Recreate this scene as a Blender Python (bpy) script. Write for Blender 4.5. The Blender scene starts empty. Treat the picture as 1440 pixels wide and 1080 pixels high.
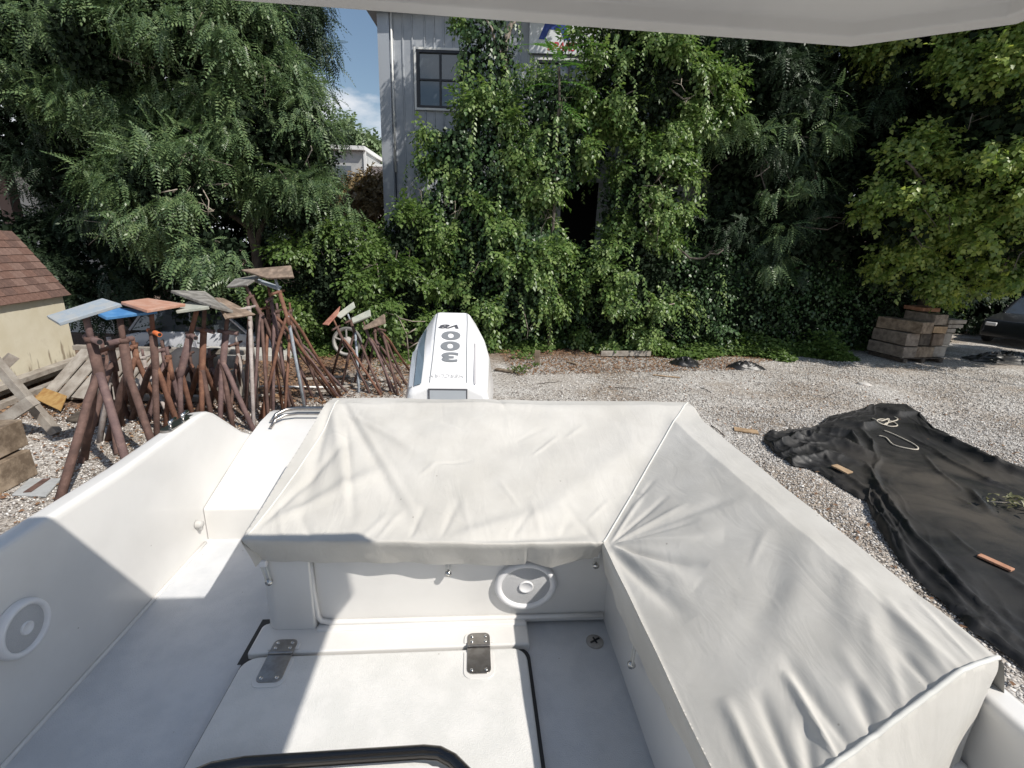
import bpy, bmesh, math, random
import numpy as np
from mathutils import Vector, Matrix, noise

rng = np.random.default_rng(7)
random.seed(7)
S = bpy.context.scene
C = S.collection
rad = math.radians

# ------------------------------------------------------------------ camera
CZ = 2.75
PITCH, ROLL, FOC = rad(16), rad(2), 665.0
_c, _s = math.cos(ROLL), math.sin(ROLL)
_cp, _sp = math.cos(PITCH), math.sin(PITCH)
R0, U0, F0 = Vector((1, 0, 0)), Vector((0, _sp, _cp)), Vector((0, _cp, -_sp))
RX = R0 * _c + U0 * _s
UY = U0 * _c - R0 * _s
cam_d = bpy.data.cameras.new('camera')
cam = bpy.data.objects.new('camera', cam_d)
C.objects.link(cam)
M_ = Matrix((RX, UY, -F0)).transposed().to_4x4()
M_.translation = Vector((0, 0, CZ))
cam.matrix_world = M_
cam_d.sensor_width = 36
cam_d.lens = FOC / 1440 * 36
cam_d.clip_end = 2000
cam_d.clip_start = 0.02
S.camera = cam

# ------------------------------------------------------------------ light
SUN = Vector((0.754, -0.506, 1.0)).normalized()
sun_d = bpy.data.lights.new('sun', 'SUN')
sun = bpy.data.objects.new('sun', sun_d)
C.objects.link(sun)
sun_d.energy = 4.8
sun_d.angle = rad(0.55)
sun_d.color = (1.0, 0.945, 0.865)
sun.rotation_euler = SUN.to_track_quat('Z', 'Y').to_euler()
w = bpy.data.worlds.new('World')
S.world = w
w.use_nodes = True
nt = w.node_tree
nt.nodes.clear()
wo = nt.nodes.new('ShaderNodeOutputWorld')
bg = nt.nodes.new('ShaderNodeBackground')
sky = nt.nodes.new('ShaderNodeTexSky')
sky.sky_type = 'NISHITA'
sky.sun_disc = False
sky.sun_elevation = math.asin(SUN.z)
sky.sun_rotation = math.atan2(SUN.x, SUN.y)
sky.air_density = 1.3
sky.dust_density = 0.6
sky.ozone_density = 1.5
tc = nt.nodes.new('ShaderNodeTexCoord')
mp = nt.nodes.new('ShaderNodeMapping')
mp.inputs['Scale'].default_value = (1.6, 1.6, 4.2)
mp.inputs['Location'].default_value = (0.35, 0.1, 0.42)
cn = nt.nodes.new('ShaderNodeTexNoise')
cn.inputs['Scale'].default_value = 1.7
cn.inputs['Detail'].default_value = 9
cn.inputs['Roughness'].default_value = 0.56
cr = nt.nodes.new('ShaderNodeValToRGB')
cr.color_ramp.elements[0].position = 0.50
cr.color_ramp.elements[1].position = 0.60
mixc = nt.nodes.new('ShaderNodeMix')
mixc.data_type = 'RGBA'
mixc.inputs['B'].default_value = (8.0, 8.3, 8.8, 1)
nt.links.new(tc.outputs['Generated'], mp.inputs[0])
nt.links.new(mp.outputs[0], cn.inputs['Vector'])
sepz = nt.nodes.new('ShaderNodeSeparateXYZ')
nt.links.new(tc.outputs['Generated'], sepz.inputs[0])
bank = nt.nodes.new('ShaderNodeMapRange')
bank.inputs[1].default_value = 0.15; bank.inputs[2].default_value = 0.34
bank.inputs[3].default_value = 0.20; bank.inputs[4].default_value = -0.04
nt.links.new(sepz.outputs['Z'], bank.inputs[0])
addc = nt.nodes.new('ShaderNodeMath'); addc.operation = 'ADD'
nt.links.new(cn.outputs['Fac'], addc.inputs[0]); nt.links.new(bank.outputs[0], addc.inputs[1])
nt.links.new(addc.outputs[0], cr.inputs[0])
nt.links.new(cr.outputs[0], mixc.inputs['Factor'])
nt.links.new(sky.outputs[0], mixc.inputs['A'])
nt.links.new(mixc.outputs['Result'], bg.inputs[0])
bg.inputs[1].default_value = 0.096
nt.links.new(bg.outputs[0], wo.inputs[0])
S.view_settings.view_transform = 'Standard'
S.view_settings.look = 'None'
S.view_settings.exposure = 0.08
S.view_settings.gamma = 1.0
S.view_settings.use_curve_mapping = False
S.cycles.max_bounces = 8
S.cycles.transparent_max_bounces = 8

# ------------------------------------------------------------------ helpers: placing
def ray(px, py):
    x = (px - 720) / FOC
    y = (540 - py) / FOC
    return RX * x + UY * y + F0

def G(px, py, z=0.0):
    r = ray(px, py)
    t = (z - CZ) / r.z
    return Vector((r.x * t, r.y * t, z))

def AT(px, py, Y):
    r = ray(px, py)
    t = Y / r.y
    return Vector((r.x * t, Y, CZ + r.z * t))

# ------------------------------------------------------------------ helpers: materials
def mk(name, c1, c2=None, c3=None, ns=6, rough=0.6, metal=0.0, bump=0.0, bs=60, coat=0.0,
       stretch=None, detail=5, spec=0.5, lo=0.4, hi=0.6):
    m = bpy.data.materials.new(name)
    m.use_nodes = True
    n = m.node_tree.nodes
    l = m.node_tree.links
    p = n['Principled BSDF']
    p.inputs['Roughness'].default_value = rough
    p.inputs['Metallic'].default_value = metal
    p.inputs['Specular IOR Level'].default_value = spec
    p.inputs['Coat Weight'].default_value = coat
    tcn = n.new('ShaderNodeTexCoord')
    mpn = n.new('ShaderNodeMapping')
    l.new(tcn.outputs['Object'], mpn.inputs[0])
    if stretch:
        mpn.inputs['Scale'].default_value = stretch
    p.inputs['Base Color'].default_value = (*c1, 1)
    if c2:
        nz = n.new('ShaderNodeTexNoise')
        nz.inputs['Scale'].default_value = ns
        nz.inputs['Detail'].default_value = detail
        nz.inputs['Roughness'].default_value = 0.6
        l.new(mpn.outputs[0], nz.inputs['Vector'])
        rp = n.new('ShaderNodeValToRGB')
        rp.color_ramp.elements[0].position = lo
        rp.color_ramp.elements[0].color = (*c1, 1)
        rp.color_ramp.elements[1].position = hi
        rp.color_ramp.elements[1].color = (*c2, 1)
        if c3:
            e = rp.color_ramp.elements.new(min(0.98, hi + (hi - lo) * 0.7))
            e.color = (*c3, 1)
        l.new(nz.outputs['Fac'], rp.inputs[0])
        l.new(rp.outputs[0], p.inputs['Base Color'])
    if bump:
        b = n.new('ShaderNodeBump')
        b.inputs['Strength'].default_value = bump
        b.inputs['Distance'].default_value = 0.01
        nb = n.new('ShaderNodeTexNoise')
        nb.inputs['Scale'].default_value = bs
        nb.inputs['Detail'].default_value = 4
        l.new(mpn.outputs[0], nb.inputs['Vector'])
        l.new(nb.outputs['Fac'], b.inputs['Height'])
        l.new(b.outputs[0], p.inputs['Normal'])
    return m

def leaf_mat(name, cols, rough=0.40, trans=0.3, big=1.2, spec=0.42):
    m = bpy.data.materials.new(name)
    m.use_nodes = True
    n = m.node_tree.nodes
    l = m.node_tree.links
    p = n['Principled BSDF']
    p.inputs['Roughness'].default_value = rough
    p.inputs['Specular IOR Level'].default_value = spec
    ge = n.new('ShaderNodeNewGeometry')
    rp = n.new('ShaderNodeValToRGB')
    rp.color_ramp.elements[0].color = (*cols[0], 1)
    rp.color_ramp.elements[1].color = (*cols[-1], 1)
    for i, c in enumerate(cols[1:-1]):
        e = rp.color_ramp.elements.new((i + 1) / (len(cols) - 1) * 0.92)
        e.color = (*c, 1)
    # leaf to leaf variation plus slow variation from branch to branch
    tcn = n.new('ShaderNodeTexCoord')
    nz = n.new('ShaderNodeTexNoise')
    nz.inputs['Scale'].default_value = big
    l.new(tcn.outputs['Object'], nz.inputs['Vector'])
    ma = n.new('ShaderNodeMath'); ma.operation = 'MULTIPLY_ADD'
    ma.inputs[1].default_value = 0.55
    l.new(ge.outputs['Random Per Island'], ma.inputs[0])
    mb = n.new('ShaderNodeMath'); mb.operation = 'MULTIPLY'
    mb.inputs[1].default_value = 0.5
    l.new(nz.outputs['Fac'], mb.inputs[0])
    l.new(mb.outputs[0], ma.inputs[2])
    l.new(ma.outputs[0], rp.inputs[0])
    l.new(rp.outputs[0], p.inputs['Base Color'])
    tr = n.new('ShaderNodeBsdfTranslucent')
    hs = n.new('ShaderNodeHueSaturation')
    hs.inputs['Saturation'].default_value = 1.15
    hs.inputs['Value'].default_value = 1.5
    l.new(rp.outputs[0], hs.inputs['Color'])
    l.new(hs.outputs[0], tr.inputs['Color'])
    mx = n.new('ShaderNodeMixShader')
    mx.inputs[0].default_value = trans
    l.new(p.outputs[0], mx.inputs[1])
    l.new(tr.outputs[0], mx.inputs[2])
    l.new(mx.outputs[0], n['Material Output'].inputs['Surface'])
    return m

# ------------------------------------------------------------------ helpers: mesh
class MB:
    def __init__(s):
        s.v = []; s.f = []; s.mi = []; s.sm = []; s.cur = 0
    def add(s, vs, fs, smooth=False):
        o = len(s.v)
        s.v += [tuple(v) for v in vs]
        s.f += [tuple(i + o for i in f) for f in fs]
        s.mi += [s.cur] * len(fs)
        s.sm += [smooth] * len(fs)
        return s
    def hexa(s, a):          # eight corners: bottom ring, top ring
        return s.add(a, [(3, 2, 1, 0), (4, 5, 6, 7), (0, 1, 5, 4), (1, 2, 6, 5), (2, 3, 7, 6), (3, 0, 4, 7)])
    def box(s, c, d, rz=0.0, rx=0.0, ry=0.0, j=0.0):
        R = Matrix.Rotation(rz, 3, 'Z') @ Matrix.Rotation(ry, 3, 'Y') @ Matrix.Rotation(rx, 3, 'X')
        c = Vector(c); h = [q / 2 for q in d]
        P = []
        for z in (-1, 1):
            for x, y in ((-1, -1), (1, -1), (1, 1), (-1, 1)):
                q = Vector((x * h[0], y * h[1], z * h[2]))
                if j:
                    q += Vector([random.uniform(-j, j) for _ in range(3)])
                P.append(c + R @ q)
        return s.hexa(P)
    def slab(s, q, t):       # quad corners (counter-clockwise from above) thickened downwards along normal
        q = [Vector(a) for a in q]
        n = (q[1] - q[0]).cross(q[3] - q[0]).normalized()
        if n.z < 0:
            q = q[::-1]; n = -n
        return s.hexa([a - n * t for a in q] + q)
    def beam(s, a, b, w, h, up=Vector((0, 0, 1)), j=0.0):
        a = Vector(a); b = Vector(b); d = (b - a).normalized()
        r = d.cross(up)
        if r.length < 1e-4: r = Vector((1, 0, 0))
        r.normalize(); u = r.cross(d)
        P = []
        for k in (-1, 1):
            for e, sx in ((a, -1), (a, 1), (b, 1), (b, -1)):
                P.append(e + r * sx * w / 2 + u * k * h / 2 + Vector([random.uniform(-j, j) for _ in range(3)]))
        return s.hexa(P)
    def tube(s, pts, r, n=10, cap=True, smooth=True):
        pts = [Vector(p) for p in pts]
        rs = r if isinstance(r, (list, tuple)) else [r] * len(pts)
        vs = []; fs = []
        prev = None
        for i, p in enumerate(pts):
            d = (pts[min(i + 1, len(pts) - 1)] - pts[max(i - 1, 0)]).normalized()
            if prev is None:
                a = Vector((0, 0, 1)) if abs(d.z) < 0.9 else Vector((1, 0, 0))
                u = d.cross(a).normalized()
            else:
                u = (prev - d * prev.dot(d)).normalized()
            prev = u
            v = d.cross(u)
            for k in range(n):
                t = 2 * math.pi * k / n
                vs.append(p + (u * math.cos(t) + v * math.sin(t)) * rs[i])
        for i in range(len(pts) - 1):
            for k in range(n):
                k2 = (k + 1) % n
                fs.append((i * n + k, i * n + k2, (i + 1) * n + k2, (i + 1) * n + k))
        s.add(vs, fs, smooth)
        if cap:
            o = len(s.v) - len(vs)
            s.f.append(tuple(range(o + n - 1, o - 1, -1))); s.mi.append(s.cur); s.sm.append(False)
            e = o + (len(pts) - 1) * n
            s.f.append(tuple(range(e, e + n))); s.mi.append(s.cur); s.sm.append(False)
        return s
    def lathe(s, prof, c=(0, 0, 0), rot=None, n=32, smooth=True):   # prof: (radius, height)
        vs = []; fs = []
        R = rot or Matrix.Identity(3)
        c = Vector(c)
        for r_, h in prof:
            for k in range(n):
                t = 2 * math.pi * k / n
                vs.append(c + R @ Vector((r_ * math.cos(t), r_ * math.sin(t), h)))
        for i in range(len(prof) - 1):
            for k in range(n):
                k2 = (k + 1) % n
                fs.append((i * n + k, i * n + k2, (i + 1) * n + k2, (i + 1) * n + k))
        s.add(vs, fs, smooth)
        return s
    def loft(s, rings, closed=True, smooth=False, cap=False):
        n = len(rings[0]); vs = [p for r_ in rings for p in r_]; fs = []
        for i in range(len(rings) - 1):
            for k in range(n if closed else n - 1):
                k2 = (k + 1) % n
                fs.append((i * n + k, i * n + k2, (i + 1) * n + k2, (i + 1) * n + k))
        o = len(s.v)
        s.add(vs, fs, smooth)
        if cap:
            s.f.append(tuple(range(o + n - 1, o - 1, -1))); s.mi.append(s.cur); s.sm.append(False)
            e = o + (len(rings) - 1) * n
            s.f.append(tuple(range(e, e + n))); s.mi.append(s.cur); s.sm.append(False)
        return s
    def prism(s, poly, z0, z1):
        n = len(poly)
        vs = [(x, y, z0) for x, y in poly] + [(x, y, z1) for x, y in poly]
        fs = [tuple(range(n - 1, -1, -1)), tuple(range(n, 2 * n))]
        fs += [(k, (k + 1) % n, n + (k + 1) % n, n + k) for k in range(n)]
        return s.add(vs, fs)
    def build(s, name, mats, parent=None, bevel=0.0, seg=2, smooth=None, loc=None):
        me = bpy.data.meshes.new(name)
        me.from_pydata(s.v, [], s.f)
        if not isinstance(mats, (list, tuple)): mats = [mats]
        for m in mats: me.materials.append(m)
        me.polygons.foreach_set('material_index', s.mi)
        me.polygons.foreach_set('use_smooth', s.sm if smooth is None else [smooth] * len(s.f))
        me.update()
        o = bpy.data.objects.new(name, me)
        C.objects.link(o)
        if parent: o.parent = parent
        if loc: o.location = loc
        if bevel:
            b = o.modifiers.new('bevel', 'BEVEL')
            b.width = bevel; b.segments = seg; b.limit_method = 'ANGLE'; b.angle_limit = rad(35)
            b.harden_normals = False
            me.polygons.foreach_set('use_smooth', [True] * len(me.polygons))
            wn = o.modifiers.new('wn', 'WEIGHTED_NORMAL'); wn.keep_sharp = True
        return o

def tag(o, label=None, cat=None, group=None, kind=None):
    if label: o['label'] = label
    if cat: o['category'] = cat
    if group: o['group'] = group
    if kind: o['kind'] = kind
    return o

def thing(name, loc, label, cat, group=None, rz=0.0):
    o = bpy.data.objects.new(name, None)
    o.empty_display_size = 0.2
    C.objects.link(o)
    o.location = loc
    o.rotation_euler = (0, 0, rz)
    return tag(o, label, cat, group)

class Local:
    """world points to the local frame of an unrotated Empty"""
    def __init__(s, o): s.o = Vector(o)
    def __call__(s, p): return Vector(p) - s.o

def np_mesh(name, V, F, mat, parent=None, smooth=False, loc=None):
    me = bpy.data.meshes.new(name)
    V = np.asarray(V, dtype=np.float32); F = np.asarray(F, dtype=np.int32)
    k = F.shape[1]
    me.vertices.add(len(V)); me.vertices.foreach_set('co', V.ravel())
    me.loops.add(F.size); me.loops.foreach_set('vertex_index', F.ravel())
    me.polygons.add(len(F))
    me.polygons.foreach_set('loop_start', np.arange(0, F.size, k, dtype=np.int32))
    if smooth: me.polygons.foreach_set('use_smooth', np.ones(len(F), dtype=bool))
    me.materials.append(mat)
    me.update(calc_edges=True)
    o = bpy.data.objects.new(name, me)
    C.objects.link(o)
    if parent: o.parent = parent
    if loc: o.location = loc
    return o

# ------------------------------------------------------------------ materials
gel = mk('white gelcoat', (0.66, 0.65, 0.63), (0.70, 0.69, 0.67), ns=3, rough=0.32, coat=0.3, bump=0.03, bs=5)
floor_m = mk('non skid tinted for shade', (0.56, 0.575, 0.595), (0.62, 0.63, 0.645), ns=9, rough=0.55, bump=0.3, bs=300)  # blue tint puts the skylit shade into the floor colour
nonskid = mk('non skid gelcoat', (0.64, 0.64, 0.62), (0.70, 0.695, 0.675), ns=9, rough=0.55, bump=0.3, bs=300)
canopy_m = mk('hardtop gelcoat', (0.50, 0.495, 0.485), (0.55, 0.545, 0.53), ns=5, rough=0.4, bump=0.05, bs=8)
steel = mk('stainless steel', (0.55, 0.55, 0.54), (0.62, 0.62, 0.6), ns=30, rough=0.2, metal=1.0)
steel_d = mk('tinted steel', (0.32, 0.30, 0.28), (0.40, 0.38, 0.36), ns=30, rough=0.28, metal=1.0, bump=0.03, bs=50)
rubber = mk('black rubber', (0.02, 0.02, 0.022), rough=0.6)
rail_m = mk('steel rail with painted dark reflection', (0.10, 0.095, 0.09), rough=0.22, metal=1.0)  # stainless tube; its dark reflection is painted into the base colour
grille_m = mk('speaker grille', (0.52, 0.53, 0.54), (0.60, 0.60, 0.61), ns=500, rough=0.6, bump=0.6, bs=650)
bezel_m = mk('speaker bezel', (0.74, 0.74, 0.75), rough=0.4)
cap_m = mk('grey plastic', (0.30, 0.28, 0.26), (0.38, 0.36, 0.33), ns=40, rough=0.6)
cap_l = mk('light grey plastic', (0.5, 0.49, 0.47), rough=0.5)

# cover canvas
cover_m = mk('boat cover canvas', (0.49, 0.475, 0.44), (0.55, 0.535, 0.50), (0.59, 0.575, 0.54), ns=3.2, rough=0.62,
             lo=0.38, hi=0.62, spec=0.3, bump=0.12, bs=900)
def canvas_nodes(m):
    n = m.node_tree.nodes; l = m.node_tree.links
    p = n['Principled BSDF']
    tcn = n.new('ShaderNodeTexCoord')
    # small dirt specks and soft creases
    vo = n.new('ShaderNodeTexVoronoi'); vo.inputs['Scale'].default_value = 9
    vo.feature = 'F1'
    l.new(tcn.outputs['Object'], vo.inputs['Vector'])
    lt = n.new('ShaderNodeMath'); lt.operation = 'LESS_THAN'; lt.inputs[1].default_value = 0.028
    l.new(vo.outputs['Distance'], lt.inputs[0])
    mx = n.new('ShaderNodeMix'); mx.data_type = 'RGBA'
    ml = n.new('ShaderNodeMath'); ml.operation = 'MULTIPLY'; ml.inputs[1].default_value = 0.55
    l.new(lt.outputs[0], ml.inputs[0]); l.new(ml.outputs[0], mx.inputs['Factor'])
    src = p.inputs['Base Color'].links[0].from_socket
    l.new(src, mx.inputs['A']); mx.inputs['B'].default_value = (0.22, 0.2, 0.17, 1)
    l.new(mx.outputs['Result'], p.inputs['Base Color'])
    nz = n.new('ShaderNodeTexNoise'); nz.inputs['Scale'].default_value = 7; nz.inputs['Detail'].default_value = 3
    nz.inputs['Distortion'].default_value = 1.6
    mp_ = n.new('ShaderNodeMapping'); mp_.inputs['Scale'].default_value = (1.5, 0.6, 1)
    mp_.inputs['Rotation'].default_value = (0, 0, 0.6)
    l.new(tcn.outputs['Object'], mp_.inputs[0]); l.new(mp_.outputs[0], nz.inputs['Vector'])
    b2 = n.new('ShaderNodeBump'); b2.inputs['Strength'].default_value = 0.11; b2.inputs['Distance'].default_value = 0.03
    l.new(nz.outputs['Fac'], b2.inputs['Height'])
    old = p.inputs['Normal'].links[0].from_node
    l.new(b2.outputs[0], old.inputs['Normal'])
canvas_nodes(cover_m)

def dirt(m, scale=14, thr=0.03, col=(0.25, 0.22, 0.18, 1), streak=0.10):
    n = m.node_tree.nodes; l = m.node_tree.links; p = n['Principled BSDF']
    t = n.new('ShaderNodeTexCoord')
    vo = n.new('ShaderNodeTexVoronoi'); vo.inputs['Scale'].default_value = scale
    l.new(t.outputs['Object'], vo.inputs['Vector'])
    lt = n.new('ShaderNodeMath'); lt.operation = 'LESS_THAN'; lt.inputs[1].default_value = thr; l.new(vo.outputs['Distance'], lt.inputs[0])
    a = n.new('ShaderNodeMath'); a.operation = 'MULTIPLY'; a.inputs[1].default_value = 0.6; l.new(lt.outputs[0], a.inputs[0])
    z = n.new('ShaderNodeTexNoise'); z.inputs['Scale'].default_value = 2.3; z.inputs['Detail'].default_value = 10; z.inputs['Roughness'].default_value = 0.72; z.inputs['Distortion'].default_value = 0.8
    l.new(t.outputs['Object'], z.inputs['Vector'])
    r_ = n.new('ShaderNodeMapRange'); r_.inputs[1].default_value = 0.5; r_.inputs[2].default_value = 0.75; r_.inputs[4].default_value = streak; l.new(z.outputs['Fac'], r_.inputs[0])
    s_ = n.new('ShaderNodeMath'); s_.operation = 'ADD'; l.new(a.outputs[0], s_.inputs[0]); l.new(r_.outputs[0], s_.inputs[1])
    mx = n.new('ShaderNodeMix'); mx.data_type = 'RGBA'; mx.inputs['B'].default_value = col
    l.new(s_.outputs[0], mx.inputs['Factor']); l.new(p.inputs['Base Color'].links[0].from_socket, mx.inputs['A']); l.new(mx.outputs['Result'], p.inputs['Base Color'])
dirt(gel, 7, 0.02, streak=0.03); dirt(nonskid, 11, 0.03, streak=0.07); dirt(floor_m, 12, 0.035, streak=0.10)
dirt(cover_m, 16, 0.022, (0.30, 0.28, 0.24, 1), 0.10)
seam_m = mk('cover piping', (0.60, 0.60, 0.57), rough=0.7)

wood_w = mk('weathered grey wood', (0.22, 0.19, 0.16), (0.36, 0.33, 0.29), (0.42, 0.39, 0.34), ns=5, rough=0.85,
            stretch=(1, 1, 1), bump=0.5, bs=40, lo=0.35, hi=0.62)
wood_b = mk('old brown timber', (0.13, 0.095, 0.065), (0.30, 0.235, 0.17), (0.38, 0.31, 0.24), ns=7, rough=0.85, bump=0.6, bs=45,
            lo=0.36, hi=0.62)
wood_tan = mk('sawn tan wood', (0.28, 0.19, 0.11), (0.40, 0.28, 0.17), ns=10, rough=0.8, bump=0.3, bs=50)
wood_red = mk('reddish wood board', (0.36, 0.17, 0.10), (0.45, 0.24, 0.15), ns=10, rough=0.8, bump=0.3, bs=50)
wood_dk = mk('dark damp wood', (0.05, 0.04, 0.032), (0.11, 0.09, 0.07), ns=8, rough=0.85, bump=0.4, bs=40)

def rust(name, a, b, c):
    return mk(name, a, b, c, ns=9, rough=0.78, bump=0.4, bs=90, lo=0.38, hi=0.6, spec=0.3)
rust1 = rust('rust brown', (0.085, 0.052, 0.044), (0.135, 0.082, 0.068), (0.20, 0.13, 0.105))
rust2 = rust('rust purple', (0.11, 0.072, 0.07), (0.165, 0.108, 0.10), (0.25, 0.17, 0.14))
rust3 = rust('rust orange', (0.13, 0.065, 0.045), (0.20, 0.10, 0.065), (0.27, 0.155, 0.10))
rust4 = rust('painted grey blue steel', (0.26, 0.29, 0.32), (0.38, 0.42, 0.46), (0.25, 0.13, 0.09))
rust5 = rust('pale weathered steel', (0.30, 0.26, 0.24), (0.42, 0.38, 0.36), (0.2, 0.1, 0.07))
orange_m = mk('orange paint', (0.62, 0.17, 0.04), (0.5, 0.12, 0.04), ns=14, rough=0.6)

def padmat(name, a, b, c=None):
    return mk(name, a, b, c, ns=8, rough=0.75, bump=0.4, bs=45, lo=0.42, hi=0.58)
pad_blue_w = padmat('worn blue and grey board', (0.33, 0.35, 0.36), (0.27, 0.32, 0.37), (0.40, 0.41, 0.40))
pad_blue = padmat('bright blue painted board', (0.05, 0.18, 0.40), (0.09, 0.24, 0.46))
pad_or = padmat('faded orange board', (0.40, 0.21, 0.145), (0.46, 0.27, 0.20), (0.34, 0.24, 0.19))
pad_gr = padmat('grey green board', (0.34, 0.36, 0.31), (0.42, 0.42, 0.36))
pad_dk = padmat('dark grey board', (0.16, 0.15, 0.135), (0.26, 0.25, 0.23), (0.3, 0.28, 0.25))
pad_br = padmat('brown stained board', (0.16, 0.12, 0.09), (0.27, 0.20, 0.15), (0.33, 0.27, 0.21))
pad_rd = padmat('rust red plate', (0.28, 0.11, 0.08), (0.36, 0.17, 0.12))

leaf_loc = leaf_mat('locust leaves', [(0.036, 0.068, 0.032), (0.078, 0.130, 0.060), (0.13, 0.195, 0.082), (0.22, 0.28, 0.125)], trans=0.25)
leaf_dark = leaf_mat('leaves darkened as shade', [(0.018, 0.033, 0.017), (0.036, 0.062, 0.031), (0.06, 0.092, 0.046)], trans=0.12, spec=0.35, rough=0.5)  # darker copy of the leaf greens, tree shade painted into the colour
leaf_core = leaf_mat('shade painted inner leaves', [(0.010, 0.018, 0.009), (0.020, 0.035, 0.016)], trans=0.1, spec=0.15, rough=0.7)  # near-black greens paint the shade seen in gaps of the crowns
leaf_ivy = leaf_mat('ivy leaves in shade tone', [(0.020, 0.046, 0.017), (0.045, 0.09, 0.032), (0.085, 0.15, 0.05)], trans=0.15)  # ivy green darkened to carry the shade of the trees
leaf_vine = leaf_mat('vine leaves', [(0.030, 0.062, 0.022), (0.075, 0.14, 0.038), (0.16, 0.24, 0.068), (0.30, 0.37, 0.15)], trans=0.28)
leaf_fox = leaf_mat('fresh shrub leaves', [(0.045, 0.09, 0.022), (0.10, 0.165, 0.042), (0.17, 0.235, 0.075)], trans=0.3)
leaf_sun = leaf_mat('yellow green tree leaves', [(0.055, 0.10, 0.028), (0.12, 0.19, 0.052), (0.24, 0.32, 0.09), (0.52, 0.55, 0.15)], trans=0.42)
leaf_ail = leaf_mat('tree of heaven leaves', [(0.06, 0.14, 0.03), (0.10, 0.20, 0.045)], trans=0.3)
leaf_brn = leaf_mat('bronze leaves', [(0.16, 0.11, 0.05), (0.27, 0.20, 0.09)], trans=0.2)
leaf_far = leaf_mat('distant tree leaves', [(0.13, 0.19, 0.09), (0.22, 0.29, 0.15)], trans=0.2)
bark = mk('bark', (0.05, 0.042, 0.035), (0.12, 0.10, 0.085), ns=8, rough=0.9, bump=0.6, bs=25, stretch=(1, 1, 0.3))
bark_l = mk('pale dead bark', (0.24, 0.2, 0.16), (0.36, 0.31, 0.26), ns=8, rough=0.9, bump=0.4, bs=25)
litter_m = leaf_mat('fallen leaves', [(0.10, 0.05, 0.03), (0.20, 0.11, 0.06), (0.32, 0.21, 0.12)], trans=0.05, rough=0.8)

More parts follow.
